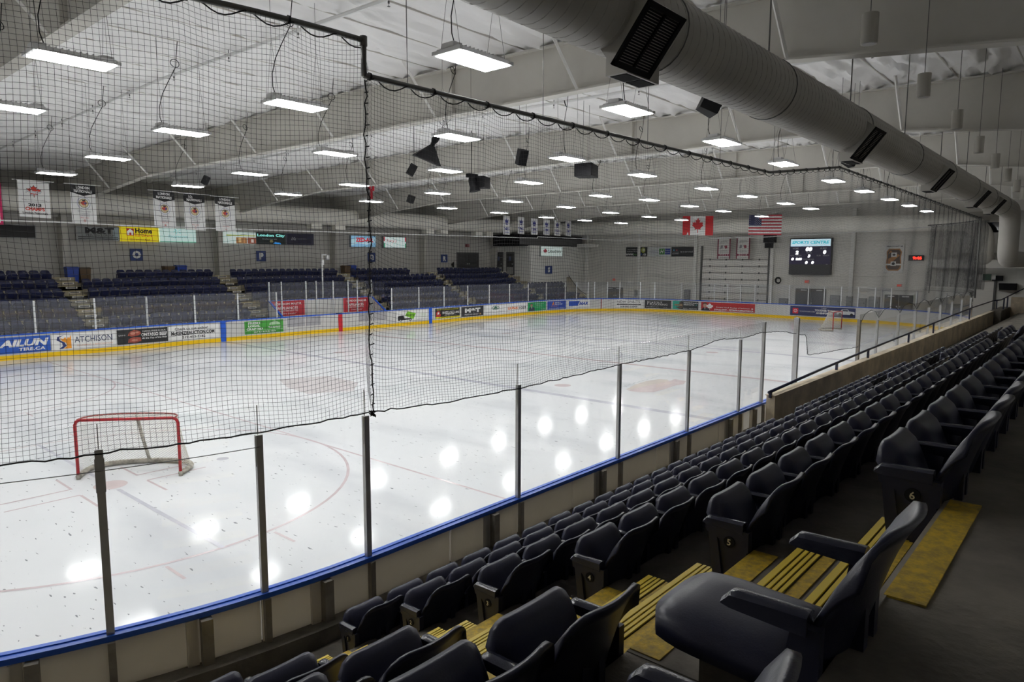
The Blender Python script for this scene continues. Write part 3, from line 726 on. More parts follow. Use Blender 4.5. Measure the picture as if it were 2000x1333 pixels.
q = B(); q.tube(along(SN0, SSEAM, lambda x, s: float(ZT(max(x, -21.14)))), .030, 8); q.tube(along(SSEAM, SN1, lambda x, s: 6.68), .030, 8); x_, y_, _ = rink(SSEAM, .10); q.tube([(x_, y_, 6.69), (x_, y_, 6.32)], .030, 8)
q.tube([(x_, y_, 6.62), (x_, y_, 6.72)], .04, 8); ob('top_pipe', q, PIPEG, net, smooth='all')
q = B(); lace = []
for s in np.arange(SN0, SN1, .055):
    x, y, n = rink(s, .10); lin = XS-(s-S_NEAR0); a = (lin % .45)/.45*2*PI; z = (ZT(lin) if s < SSEAM else 6.68); lace.append((x+n[0]*.036*math.cos(a), y+n[1]*.036*math.cos(a), float(z)-.03+.04*math.sin(a)-.02))
q.tube([p for p in lace if True][:int((SSEAM-SN0)/.055)], .007, 5); q.tube(lace[int((SSEAM-SN0)/.055)+1:], .007, 5); ob('lacing', q, ROPE, net)
cl = B()
for s in np.arange(SN0+.2, SN1, .9):
    x, y, n = rink(s, .10); z = float(ZT(XS-(s-S_NEAR0))); t = np.array([-n[1], n[0], 0])*.03; cl.tube([np.array([x, y, z])-t*.3, np.array([x, y, z])+t*.3], .042, 8)
ob('pipe_clip', cl, ROPE, net, kind='stuff')
q = B(); q.tube([(p[0], p[1], p[2]+.006*JR.randn()) for p in along(SN0, SN1, lambda x, s: float(net_bottom(x)), st=.09)], .008, 5); ob('border_rope', q, ROPE, net)
q = B(); x_, y_, _ = rink(SSEAM, .12); q.tube([(x_+.02*math.sin(z*3)+.012*JR.randn(), y_, z) for z in np.arange(2.76, 6.34, .08)], .007, 5)
for z in np.arange(2.85, 6.3, .11): q.tube([(x_-.02, y_-.01, z), (x_+.03*JR.rand()+.01, y_-.01, z+.012)], .006, 4)
ob('seam_rope', q, ROPE, net)
q = B(); q.tube(along(S_NEAR1+1.25, SN1, lambda x, s: 2.62+.0*x, off=.12), .004, 4); ob('guide_wire', q, PIPEG, net)
q = B(); x_, y_, _ = rink(SSEAM+.02, .13)
for i in range(14):
    a = JR.rand(3)-.5; q.tube([(x_, y_, 2.76), (x_+.06*a[0], y_-.03*abs(a[1]), 2.76+.07*a[2]), (x_+.09*a[2], y_-.02, 2.74+.06*a[0])], .007, 4)
ob('rope_knot', q, ROPE, net)
q = B(); q.tube([(21.6, -.14, 2.4), (21.6, -.14, 7.0)], .045, 8); q.tube([(27.5, 3.2, 2.4), (27.8, 3.1, 6.9)], .03, 8); ob('net_pole', q, PIPEG, net, smooth='all', kind='stuff')
# hangers from the roof to the pipe
for x in (-20.6, -18.2, -15.4, -12.6, -9.8, -5, 0, 5, 10):
    q = B(); q.tube([(x, -.10, float(ZT(x))), (x-.02, -.10, ZR(0)-.1)], .006, 4); ob('hanger_wire', q, PIPEG, net)

# ================================================================== GOALS
def goal(label, p0, p1, depth_sign):
    """p0, p1: feet of the two posts on the ice"""
    e = empty('hockey_goal', label, 'goal'); a, c = np.array(p0[:2]), np.array(p1[:2]); wv = (c-a); wid = np.linalg.norm(wv); wv /= wid
    bv = np.array([-wv[1], wv[0]])*depth_sign; e.location = (*((a+c)/2), 0)
    f = lambda s, b_, z: (wv[0]*s+bv[0]*b_, wv[1]*s+bv[1]*b_, z)
    h = wid/2; r = .032; H = 1.22
    q = B(); q.tube([f(-h, 0, .03), f(-h, 0, H-.1), f(-h+.03, 0, H-.03), f(-h+.1, 0, H), f(h-.1, 0, H), f(h-.03, 0, H-.03), f(h, 0, H-.1), f(h, 0, .03)], r, 10); ob('post_frame', q, RED, e, smooth='all')
    q = B(); q.tube([f(-h, 0, 0), f(-h, 0, .10)], .04, 8); q.tube([f(h, 0, 0), f(h, 0, .10)], .04, 8); ob('post_foot', q, SKIRT, e, smooth='all')
    def base(t, ex=0.0):                     # base outline behind the posts, t 0..1
        an = PI*t; return (-(h+.18*math.sin(an)**.6+ex)*math.cos(an), 1.05*math.sin(an)**.55)
    def top(t):
        an = PI*t; return (-(h-.05)*math.cos(an), .50*math.sin(an)**.6)
    q = B(); q.tube([f(*base(t), .06) for t in np.linspace(0, 1, 25)], .055, 8); ob('base_skirt', q, SKIRT, e, smooth='all')
    q = B(); q.tube([f(*top(t), H+.01) for t in np.linspace(0, 1, 21)], .016, 6); ob('top_bar', q, mat('goal_top_lacing', (.35, .10, .09), .7, var=.7, scale=40), e, smooth='all')
    q = B(); m0, m1 = f(.0, .50, H), f(.0, 1.05, .08); q.tube([m0, f(0, .72, .7), m1], .035, 6); ob('centre_bar', q, SKIRT, e, smooth='all')
    P = []; n = 46; nz = 26
    G = np.zeros((n+1, nz+1, 3))
    for i in range(n+1):
        t = i/n; b0, t0 = base(t), top(t)
        for j in range(nz+1):
            v = j/nz; s_ = b0[0]*(1-v)+t0[0]*v; d_ = b0[1]*(1-v)+t0[1]*v-.07*math.sin(PI*v)*math.sin(PI*t); G[i, j] = f(s_, d_, .06+(H-.05)*v)
    for k_ in range(-nz, n+1):
        P.append(np.array([G[k_+j, j] for j in range(nz+1) if 0 <= k_+j <= n])); P.append(np.array([G[k_+nz-j, j] for j in range(nz+1) if 0 <= k_+nz-j <= n]))
    for i in range(1, 24):                   # roof netting
        u = i/24; s_ = -h+.05+(2*h-.1)*u; dd = .50*max(0, 1-(s_/(h-.05))**2)**.3; P.append(np.array([f(s_, 0, H), f(s_+.02, dd, H)]))
    for i in range(1, 7): P.append(np.array([f(-h+.1+.03*i, .07*i, H), f(h-.1-.03*i, .07*i, H)]))
    V, Q = strands(P, .004); o = link('goal_netting', np_mesh('goal_netting', V, Q, NETW), e); o['kind'] = 'stuff'
    return e
goal('red framed hockey goal standing near the faceoff dot behind the left glass', (-21.26, 9.39), (-19.79, 8.09), 1)
goal('distant red framed hockey goal standing side on by the end boards', (21.2, 7.32), (22.93, 7.29), 1)

# ================================================================== SIGNS
LEAF = [(0, 1), (.19, .64), (.40, .75), (.31, .26), (.55, .48), (.62, .33), (.93, .38), (.80, .10), (.97, 0), (.45, -.40), (.52, -.58), (.05, -.50), (.05, -1.0)]
LEAF = LEAF+[(-x, y) for x, y in LEAF[::-1] if x > 0]
def oval(cx, cy, rx, ry, n=28): return [(cx+rx*math.cos(2*PI*i/n), cy+ry*math.sin(2*PI*i/n)) for i in range(n)]
def leaf(cx, cy, r): return [(cx+r*x, cy+r*y) for x, y in LEAF]
def star(cx, cy, r): return [(cx+(r if i % 2 == 0 else r*.4)*math.sin(PI*i/5), cy+(r if i % 2 == 0 else r*.4)*math.cos(PI*i/5)) for i in range(10)]
WHT, BLK, NVY = (.82, .82, .81), (.015, .015, .017), (.02, .035, .16)
def sign(name, label, cat, F, W_, H_, elems, bg=WHT, thick=.02, emit=0.0, group=None, frame=None, curved=False, parent=None, panel='panel'):
    """F(u, v, d): metres across, up and out of the face -> world.  elems in fractions of the width and height."""
    e = empty(name, label, cat, group) if parent is None else parent
    nu = max(1, int(W_/.4)) if curved else 1
    if bg is not None:
        q = B().slab(lambda u, v, t: F(u*W_, v*H_, 0 if t else -thick), nu, 1); ob(panel, q, paint(bg, emit), e)
    if frame:
        q = B(); fw = frame[1]
        for (a, b_, c, d_) in ((-fw, -fw, W_+fw, 0), (-fw, H_, W_+fw, H_+fw), (-fw, 0, 0, H_), (W_, 0, W_+fw, H_)):
            q.slab(lambda u, v, t: F(a+(c-a)*u, b_+(d_-b_)*v, .012 if t else -thick), 1, 1)
        ob('frame', q, paint(frame[0]), e)
    lay = .0025 if not curved else .004
    d = lay
    for el in elems:
        kind = el[0]; d += lay*.5
        if kind == 'r':
            _, x0, y0, x1, y1, c = el[:6]; em = el[6] if len(el) > 6 else emit
            q = B().slab(lambda u, v, t: F((x0+(x1-x0)*u)*W_, (y0+(y1-y0)*v)*H_, d if t else d-lay*.6), max(1, int((x1-x0)*W_/.4)) if curved else 1, 1); ob('printed_block', q, paint(c, em), e)
        elif kind == 'p':
            _, polys, c = el[:3]; em = el[3] if len(el) > 3 else emit
            q = B()
            for P in polys: q.add([F(x*W_, y*H_, d) for x, y in P], [tuple(range(len(P)))])
            ob('printed_emblem', q, paint(c, em), e)
        elif kind == 't':
            _, s, cx, cy, h, c = el[:6]; o = el[6] if len(el) > 6 else {}
            dd = d; TEXTS.append((e, s, paint(c, o.get('emit', emit)), (lambda u, v, k, cx=cx, cy=cy, dd=dd: Vector(F(cx*W_+u, cy*H_+v, dd+k))), dict(h=h*H_, w=o['w']*W_ if 'w' in o else None, shear=o.get('shear', 0), bold=o.get('bold', .0), name='lettering', align=o.get('align', 'c'))))
    return e
def board_F(s0, z0, off=-.018): 
    def F(u, v, d):
        x, y, n = rink(s0+u, off-d); return (x, y, z0+v)
    return F
ADZ0, ADH = .29, .72
def board_ad(u0, u1, label, elems, bg=WHT, z0=ADZ0, h=ADH):
    s0, s1 = s_of_u(u0), s_of_u(u1)
    return sign('board_sign', label, 'sign', board_F(s0, z0), s1-s0, h, elems, bg, .008, curved=True)
b1 = dict(bold=.035)
board_ad(-70, 98.5, 'blue board sign with white slanted AILUN TIRE.CA lettering at the left edge', [('t', 'AILUN', .68, .62, .46, WHT, dict(w=.60, shear=.25, bold=.05)), ('t', 'TIRE.CA', .77, .22, .2, WHT, dict(w=.32, shear=.1, bold=.03))], (.02, .10, .48))
board_ad(101, 226, 'white board sign reading ATCHISON with an orange and navy flame', [('p', [[(.10, .05), (.16, .05), (.215, .22), (.19, .45), (.12, .60), (.11, .80), (.19, .92), (.085, .84), (.07, .62), (.15, .42), (.16, .22)]], NVY), ('p', [[(.165, .05), (.29, .05), (.29, .92), (.26, .70), (.245, .80), (.22, .62), (.205, .80), (.17, .68), (.13, .75), (.15, .55), (.21, .42), (.225, .2)]], (.85, .33, .02)), ('t', 'ATCHISON', .64, .58, .40, (.03, .05, .12), dict(w=.60)), ('t', 'PLUMBING & RENOVATION', .66, .20, .10, (.75, .42, .28), dict(w=.56))])
board_ad(228.5, 327.5, 'black board sign with raw beef and the words ONTARIO BEEF', [('p', [[(.20, .58), (.24, .84), (.33, .95), (.44, .86), (.46, .66), (.40, .55), (.28, .50)], [(.20, .10), (.22, .36), (.32, .46), (.45, .40), (.46, .14), (.34, .04)]], (.38, .08, .05)), ('p', [oval(.30, .72, .05, .10, 10), oval(.38, .78, .04, .06, 10), oval(.33, .24, .06, .08, 10)], (.58, .25, .18)), ('t', 'GRAND', .09, .62, .09, (.6, .6, .6)), ('t', 'TAKING PRIDE IN OUR', .72, .82, .11, WHT, dict(w=.48)), ('t', 'ONTARIO BEEF', .72, .58, .24, WHT, dict(w=.52, bold=.04)), ('t', 'At the Top of the Hub', .72, .32, .15, WHT, dict(w=.50, shear=.2, bold=.02))], (.02, .022, .024))
board_ad(330, 427.5, 'white board sign for MCKENZIEAUCTION.COM with a phone number', [('t', 'Check us out online!', .44, .80, .17, BLK, dict(w=.66, bold=.02)), ('t', 'McKENZIEAUCTION.COM', .47, .48, .28, BLK, dict(w=.86, bold=.04)), ('t', '519-453-7182', .48, .17, .18, BLK, dict(w=.46, bold=.02))])
board_ad(477.5, 553, 'bright green board sign reading FRESH LOCAL CRAFTED', [('t', 'FRESH', .24, .84, .17, WHT, dict(w=.30, bold=.05)), ('t', 'LOCAL', .24, .62, .17, WHT, dict(w=.30, bold=.05)), ('t', 'CRAFTED', .25, .38, .17, WHT, dict(w=.42, bold=.05)), ('p', [[(.62, .62), (.64, .78), (.77, .95), (.90, .78), (.92, .62)]], (.45, .66, .42)), ('t', 'THE MARKET', .77, .44, .15, WHT, dict(w=.34, bold=.03)), ('r', .02, .245, .98, .26, WHT), ('t', 'SAT 8-3 & SUN 10-3', .5, .12, .13, WHT, dict(w=.56, bold=.03))], (.06, .34, .045))
board_ad(774, 836, 'white board sign with a small black truck tipping a green Dump box', [('p', [[(.04, .12), (.04, .52), (.10, .58), (.22, .58), (.24, .30), (.48, .30), (.48, .20), (.10, .12)]], BLK), ('p', [oval(.12, .14, .045, .10, 14), oval(.42, .14, .045, .10, 14)], BLK), ('p', [oval(.12, .14, .022, .05, 12), oval(.42, .14, .022, .05, 12)], WHT), ('p', [[(.26, .56), (.34, .98), (.60, .72), (.52, .16), (.48, .22)]], (.22, .56, .03)), ('t', 'Dump', .43, .58, .20, BLK, dict(w=.26, shear=-.2, bold=.03)), ('t', 'JUNK', .80, .78, .07, (.3, .55, .2)), ('r', .74, .60, .92, .63, (.45, .65, .35)), ('r', .74, .48, .92, .51, (.45, .65, .35)), ('r', .74, .36, .92, .39, (.45, .65, .35)), ('r', .62, .10, .97, .13, (.35, .35, .35))])
board_ad(850, 897.5, 'black and yellow board sign reading 100 KELLOGG LANE', [('r', 0, 0, 1, .16, (.80, .72, .02)), ('t', "Canada's Largest Entertainment Facility", .5, .88, .12, (.80, .74, .02), dict(w=.9, bold=.02)), ('p', [[(.03, .18), (.03, .60), (.10, .78), (.19, .70), (.18, .50), (.22, .38), (.18, .18)]], (.55, .04, .03)), ('p', [[(.07, .40), (.10, .66), (.16, .60), (.15, .42)]], WHT), ('t', '100', .33, .56, .24, WHT, dict(w=.10, bold=.03)), ('t', 'KELLOGG', .58, .54, .34, WHT, dict(w=.36, bold=.03)), ('t', 'LANE', .88, .56, .22, WHT, dict(w=.18, bold=.03)), ('t', 'www.100kellogglane.com', .6, .28, .08, WHT, dict(w=.5)), ('t', 'LONDON ONTARIO CANADA', .5, .07, .07, BLK, dict(w=.8))], BLK)
board_ad(901, 944, 'dark board sign with large white M&T above PRINTING GROUP', [('t', 'M&T', .50, .60, .46, WHT, dict(w=.70, bold=.06)), ('t', 'PRINTING GROUP', .45, .18, .15, WHT, dict(w=.62)), ('r', .82, .12, .88, .24, (.7, .4, .1))], (.03, .03, .035))
board_ad(947, 989, 'white board sign with a dark green oval crest', [('p', [oval(.48, .68, .18, .22)], (.02, .13, .08)), ('p', [oval(.48, .68, .15, .17)], (.75, .76, .74)), ('p', [[(.36, .60), (.48, .86), (.60, .60)]], (.02, .13, .08)), ('t', 'COMMERCIAL & RESIDENTIAL', .48, .26, .11, (.35, .36, .35), dict(w=.9))])
board_ad(991.5, 1029, 'white board sign reading LiUNA! 1059 in orange and black', [('t', 'LiUNA!', .27, .52, .30, (.80, .20, .03), dict(w=.52, bold=.04)), ('t', '1059', .77, .50, .32, (.05, .05, .06), dict(w=.36, bold=.03))])
board_ad(1031, 1066, 'green board sign with the bust of a person in a dark suit', [('p', [[(.04, .02), (.06, .34), (.14, .46), (.22, .48), (.30, .44), (.36, .30), (.36, .02)]], (.03, .035, .07)), ('p', [oval(.19, .66, .065, .17, 16)], (.42, .25, .17)), ('p', [[(.12, .72), (.14, .84), (.19, .87), (.25, .83), (.265, .70), (.24, .78), (.15, .78)]], (.04, .03, .03)), ('p', [[(.17, .46), (.22, .46), (.20, .2)]], (.6, .62, .66)), ('t', 'Building wealth', .63, .80, .13, WHT, dict(w=.46)), ('t', 'with you', .58, .62, .13, WHT, dict(w=.36)), ('t', 'for generations', .60, .42, .10, (.7, .85, .7), dict(w=.4)), ('t', 'Desjardins', .82, .14, .15, WHT, dict(w=.26, shear=.2))], (.01, .33, .10))
board_ad(1069, 1105, 'blue board sign with an orange letter A and white words', [('t', 'A', .33, .70, .42, (.88, .25, .05), dict(shear=.2, bold=.05)), ('t', 'Action', .58, .82, .15, WHT, dict(w=.3, bold=.02)), ('t', 'Electrical', .62, .62, .15, WHT, dict(w=.38, bold=.02)), ('t', '519-455-0026', .42, .38, .10, (.8, .3, .1), dict(w=.4)), ('t', 'www.actionelectrical.ca', .5, .13, .13, WHT, dict(w=.86))], (.03, .08, .42))
board_ad(1109, 1152, 'white board sign with blue WINMAR block lettering', [('p', [[(.04, .30), (.04, .90), (.56, .90), (.48, .30)]], (.02, .08, .46)), ('t', 'WIN', .38, .58, .40, WHT, dict(w=.30, shear=.3, bold=.05)), ('t', 'MAR', .72, .58, .36, (.04, .09, .40), dict(w=.38, shear=.3, bold=.05)), ('t', 'PROPERTY RESTORATION SPECIALISTS', .5, .15, .08, (.2, .25, .5), dict(w=.9))])
board_ad(1203, 1254, 'white board sign reading NEW SPIRITS above a black bar', [('t', 'NEW SPIRITS', .48, .76, .30, (.05, .05, .06), dict(w=.88)), ('r', .04, .36, .96, .50, BLK), ('t', 'TEQUILA GIN RUM VODKA WHISKY', .5, .43, .07, WHT, dict(w=.8)), ('t', 'SERVED HERE!', .5, .15, .17, (.08, .08, .08), dict(w=.66, bold=.03))])
board_ad(1259, 1311, 'charcoal board sign reading FLATOUT FLOORING', [('t', 'FLATOUT', .40, .72, .22, WHT, dict(w=.52)), ('t', 'FLOORING', .53, .48, .22, WHT, dict(w=.66)), ('r', .10, .44, .12, .86, (.5, .5, .5)), ('t', 'flatoutflooring.ca', .3, .17, .10, WHT, dict(w=.46)), ('t', 'London, ON', .78, .13, .07, WHT)], (.035, .036, .038))
board_ad(1314, 1364, 'black and teal board sign with a brick building in a disc', [('r', 0, 0, .30, 1, (.03, .36, .28)), ('p', [oval(.22, .46, .19, .46)], (.10, .07, .05)), ('r', .06, .42, .38, .62, (.30, .20, .12)), ('r', .09, .46, .15, .56, (.6, .42, .2)), ('r', .20, .46, .26, .56, (.6, .42, .2)), ('r', .30, .46, .35, .56, (.6, .42, .2)), ('t', "WE PROTECT WHAT'S", .70, .80, .15, WHT, dict(w=.56, bold=.03)), ('t', 'IMPORTANT TO', .64, .58, .15, WHT, dict(w=.42, bold=.03)), ('t', 'U', .92, .58, .15, (.05, .5, .45), dict(bold=.03)), ('t', 'SECURITY  SMART HOME', .68, .13, .11, WHT, dict(w=.54))], (.03, .035, .035))
board_ad(1369.5, 1474.5, 'long red board sign reading Questions? Concerns? beside a white maple leaf', [('p', [[(.01, .0), (.02, .24), (.06, .34), (.11, .34), (.16, .24), (.18, .0)]], (.03, .03, .04)), ('p', [oval(.075, .62, .038, .26, 16)], (.48, .30, .22)), ('p', [[(.035, .66), (.04, .88), (.075, .96), (.11, .88), (.115, .66), (.10, .80), (.05, .80)]], (.02, .016, .015)), ('p', [[(.065, .34), (.085, .34), (.075, .06)]], (.62, .64, .70)), ('p', [[(x*.072+.168, y*.40+.52) for x, y in LEAF]], WHT), ('t', 'Questions? Concerns?', .60, .76, .26, WHT, dict(w=.74, shear=.15, bold=.05)), ('t', 'Contact YOUR Member of Parliament', .60, .46, .13, WHT, dict(w=.62, bold=.01)), ('p', [[(x*.02+.955, y*.12+.42) for x, y in LEAF]], WHT), ('t', '519-663-9777 \u2022 PETERFRAGISKATOS.CA', .62, .17, .20, WHT, dict(w=.72, bold=.04))], (.46, .02, .025))
board_ad(1543.5, 1671, 'long navy board sign with a red square emblem and a white pickup truck', [('r', .04, .20, .13, .78, (.72, .01, .03)), ('p', [oval(.085, .5, .030, .18), ], WHT), ('p', [oval(.085, .5, .024, .13)], (.72, .01, .03)), ('p', [oval(.085, .56, .018, .09), oval(.085, .47, .010, .15)], WHT), ('p', [oval(.085, .56, .013, .05), oval(.085, .47, .006, .11)], (.72, .01, .03)), ('t', 'TOYOTA LONDON', .27, .46, .13, WHT, dict(w=.24)), ('t', 'TUNDRA', .53, .86, .10, WHT, dict(w=.08)), ('t', 'TOUGHER THAN', .54, .62, .22, WHT, dict(w=.30, bold=.05)), ('t', 'AN ENFORCER', .54, .34, .2, WHT, dict(w=.26, bold=.05)), ('p', [[(.73, .32), (.72, .60), (.78, .66), (.80, .84), (.89, .86), (.91, .66), (.985, .62), (.99, .36), (.95, .30)]], (.74, .75, .77)), ('p', [[(.805, .66), (.815, .80), (.885, .80), (.895, .66)]], (.05, .06, .09)), ('p', [oval(.775, .30, .024, .17, 14), oval(.945, .30, .024, .17, 14)], BLK)], (.025, .035, .13))
# penalty box signs
def plane_F(o, r, up, n): 
    o, r, up, n = (np.array(a, float) for a in (o, r, up, n))
    return lambda u, v, d: tuple(o+u*r+v*up+d*n)
for ua, ub, lab in ((528, 595, 'red LONDON MAJOR APPLIANCES sign on the left half of the penalty box wall'), (671, 720, 'red LONDON MAJOR APPLIANCES sign on the right half of the penalty box wall')):
    xa, xb = hit(ua, 598, 1, 31.9)[0], hit(ub, 598, 1, 31.9)[0]
    sign('wall_sign', lab, 'sign', plane_F((xa, 31.915, 1.06), (1, 0, 0), (0, 0, 1), (0, -1, 0)), xb-xa, .92, [('t', 'LONDON MAJOR', .52, .78, .19, WHT, dict(w=.78, bold=.02)), ('t', 'APPLIANCES', .50, .52, .19, WHT, dict(w=.60, bold=.02)), ('r', .2, .36, .8, .375, WHT), ('t', 'FAMILY OWNED SINCE 1960', .5, .32, .07, WHT, dict(w=.6)), ('t', '"Online Specialist"', .52, .15, .14, WHT, dict(w=.46, shear=.3))], (.50, .03, .045))
# signs on the far wall: pixel corners on the wall plane
def wall_sign(u0, v0, u1, v1, label, elems, bg, emit=0.0, Y=39.99, frame=None, thick=.2, cat='sign', name='wall_sign', **k):
    a, c = hit(u0, v0, 1, Y), hit(u1, v1, 1, Y)
    return sign(name, label, cat, plane_F((a[0], Y-thick, c[2]), (1, 0, 0), (0, 0, 1), (0, -1, 0)), c[0]-a[0], a[2]-c[2], elems, bg, thick, emit, frame=frame, **k)
FRM = ((.45, .45, .44), .05)
wall_sign(-30, 438, 67.5, 465, 'dark blank display panel on the far wall above the leftmost seats', [], (.012, .012, .013), frame=FRM)
wall_sign(147, 442.8, 230, 470, 'grey wall sign with large black M&T lettering', [('r', .86, 0, 1, 1, (.55, .66, .70)), ('t', 'M&T', .54, .72, .50, BLK, dict(w=.70, bold=.05)), ('t', 'PRINTING GROUP', .55, .36, .16, (.05, .05, .05), dict(w=.68)), ('r', .02, .20, .98, .25, BLK), ('r', .02, .05, .98, .10, BLK), ('t', 'www.mtprint.com', .55, .15, .07, (.05, .05, .05))], (.36, .38, .38), frame=FRM)
wall_sign(230.5, 443.2, 308, 473.3, 'yellow Home hardware wall sign with a red house emblem', [('r', .17, .42, .36, .90, (.62, .03, .02), .15), ('p', [[(.18, .70), (.265, .88), (.35, .70), (.34, .46), (.29, .46), (.29, .62), (.24, .62), (.24, .46), (.19, .46)]], WHT), ('t', 'Home', .61, .76, .36, BLK, dict(w=.44, bold=.04, emit=0)), ('t', 'hardware', .61, .46, .22, (.75, .06, .02), dict(w=.44, emit=0)), ('t', '525 Hamilton Road', .5, .15, .13, BLK, dict(w=.52, emit=0))], (.92, .72, .01), .35)
wall_sign(308.6, 446, 380.5, 474.6, 'pale green lit wall sign reading Progressive', [('p', [[(.48, .80), (.44, .62), (.46, .60)], [(.48, .80), (.58, .92), (.56, .94)], [(.48, .8), (.40, .92), (.44, .96)], [(.48, .8), (.56, .66), (.58, .70)], [(.48, .8), (.38, .76), (.38, .80)]], (.1, .5, .5)), ('t', 'Progressive', .50, .40, .24, (.12, .33, .40), dict(w=.52)), ('r', 0, 0, 1, .07, (.20, .55, .40))], (.62, .82, .78), .45)
wall_sign(435, 453, 497.5, 476.5, 'pale wall sign with small photographs along the bottom', [('r', .06, .66, .98, .76, (.45, .48, .10)), ('r', .36, 0, .70, .55, (.35, .16, .06)), ('r', .42, .1, .52, .5, (.65, .45, .2)), ('r', .72, 0, 1, .55, (.32, .10, .06)), ('r', .84, .1, .92, .4, (.65, .6, .55)), ('r', .58, .05, .64, .45, (.6, .3, .12))], (.70, .84, .80), .4)
wall_sign(498, 454, 555, 478.3, 'black wall sign with glowing teal London City lettering', [('t', 'London City', .50, .74, .30, (.25, .75, .68), dict(w=.96, bold=.04, emit=.7)), ('t', 'Exclusive Ink', .45, .46, .12, (.6, .7, .7), dict(w=.5)), ('p', [oval(.5, .26, .06, .12, 14)], (.5, .45, .2)), ('p', [[(.56, .05), (.62, .22), (.80, .16), (.84, .02)]], (.03, .25, .65), .6)], (.02, .035, .035), .0)
wall_sign(556, 456, 609.6, 479, 'deep navy wall sign with a thin white script mark', [('t', 'life', .26, .54, .30, (.6, .62, .68), dict(shear=.4)), ('t', 'financial services', .58, .54, .10, (.4, .42, .5), dict(w=.36))], (.018, .018, .06), frame=((.25, .25, .28), .03))
wall_sign(682.5, 460.5, 731, 483, 'light blue lit wall sign reading ZED-AIR in red', [('p', [[(0, .1), (.3, .35), (.6, .2), (1, .45), (1, .9), (.6, .75), (.3, .9), (0, .7)]], (.50, .74, .88)), ('t', 'ZED-AIR', .54, .64, .40, (.70, .02, .05), dict(w=.72, bold=.05)), ('t', 'CONSTRUCTION SERVICES', .5, .30, .10, (.75, .8, .85), dict(w=.7))], (.28, .55, .78), .4, frame=((.3, .33, .35), .04))
wall_sign(746.4, 463, 790, 484.4, "white lit wall sign reading Tony's with red and green edges", [('r', 0, .6, .05, 1, (.6, .05, .08)), ('r', .95, .6, 1, 1, (.6, .05, .08)), ('r', 0, 0, .05, .4, (.05, .4, .2)), ('r', .95, 0, 1, .4, (.05, .4, .2)), ('t', "Tony's", .34, .60, .40, (.55, .08, .12), dict(w=.46, shear=.3))], (.70, .84, .82), .45, frame=((.25, .25, .26), .05))
for L_, u0, v0, u1, v1, lab in (('O', 253, 486, 278.5, 509.5, 'left of the P sign'), ('P', 500, 490.4, 518.6, 510.6, 'below the row of three adverts'), ('Q', 717.6, 494, 731.8, 511.7, 'behind the seam of the net'), ('R', 861, 497.5, 872.8, 512.9, 'left of the double dark doors')):
    wall_sign(u0, v0, u1, v1, 'square navy section sign with a white letter %s %s' % (L_, lab), [('t', L_, .5, .5, .66, WHT, dict(bold=.07))], (.02, .05, .22), thick=.09, name='section_sign')
wall_sign(1064.5, 519.7, 1077, 534.8, 'square navy section sign with a white letter S on the pale corner wall', [('t', 'S', .5, .5, .70, WHT, dict(bold=.07))], (.02, .05, .22), Y=35.3, thick=.09, name='section_sign')
wall_sign(1054, 481.5, 1095.8, 500.8, 'white lit wall sign reading CANADIAN with a dark red leaf', [('p', [[(x*.10+.20, y*.30+.52) for x, y in LEAF]], (.28, .03, .05)), ('t', 'MOLSON', .5, .84, .10, (.3, .3, .3)), ('t', 'CANADIAN', .62, .48, .36, (.08, .10, .10), dict(w=.62, bold=.02))], (.72, .84, .80), .35, Y=35.3, thick=.15, frame=((.35, .38, .37), .04))
# end wall: plane x = const, seen with -y to the right
def end_sign(u0, v0, u1, v1, label, elems, bg, X=33.49, thick=.19, emit=0.0, frame=None, cat='sign', name='wall_sign', **k):
    a, c = hit(u0, v0, 0, X), hit(u1, v1, 0, X)
    return sign(name, label, cat, plane_F((X-thick, a[1], c[2]), (0, -1, 0), (0, 0, 1), (-1, 0, 0)), a[1]-c[1], a[2]-c[2], elems, bg, thick, emit, frame=frame, **k)
end_sign(1225, 483.5, 1266.6, 501, 'black wall sign with a yellow green globe, left of three on the end wall', [('t', 'Clean, Healthy, Safe &', .36, .74, .13, WHT, dict(w=.6)), ('t', 'Productive Workplaces', .36, .52, .13, WHT, dict(w=.62)), ('p', [oval(.80, .66, .10, .30)], (.40, .45, .08)), ('p', [oval(.82, .68, .05, .16)], (.75, .78, .6)), ('t', 'www.', .18, .20, .22, WHT, dict(bold=.03)), ('t', 'busy', .43, .20, .22, (.10, .35, .08), dict(bold=.03)), ('t', 'way', .66, .20, .22, (.05, .15, .6), dict(bold=.03)), ('t', '.ca', .86, .20, .22, WHT, dict(bold=.03))], (.018, .02, .02), frame=((.5, .5, .48), .03))
end_sign(1267.2, 483.2, 1312.4, 501, 'white wall sign with green and blue squares in the middle of three', [('t', 'EXPERIENCE', .25, .58, .12, (.2, .22, .4), dict(w=.3)), ('t', 'IT MEANS MORE', .26, .38, .12, (.2, .22, .4), dict(w=.4)), ('r', .50, .20, .73, .82, (.06, .26, .05)), ('t', 'H', .615, .52, .40, WHT, dict(shear=.3, bold=.02)), ('r', .75, .20, .97, .82, (.03, .06, .33)), ('t', 'Holiday Inn', .86, .62, .14, WHT, dict(w=.19)), ('t', 'Express', .86, .38, .14, WHT, dict(w=.18))], (.66, .68, .68), frame=((.5, .5, .48), .03))
end_sign(1313, 482.8, 1358.5, 501.3, 'black wall sign reading be entertained, right of three', [('p', [oval(.12, .66, .03, .08, 10)], (.1, .4, .6)), ('p', [oval(.24, .66, .04, .06, 10)], (.5, .08, .12)), ('t', 'THE RACEWAY', .2, .46, .08, (.4, .4, .42), dict(w=.28)), ('t', 'SUMMIT', .2, .30, .12, (.6, .6, .62), dict(w=.28)), ('t', 'be entertained', .66, .50, .16, (.6, .6, .62), dict(w=.5))], (.022, .022, .026), frame=((.5, .5, .45), .03))

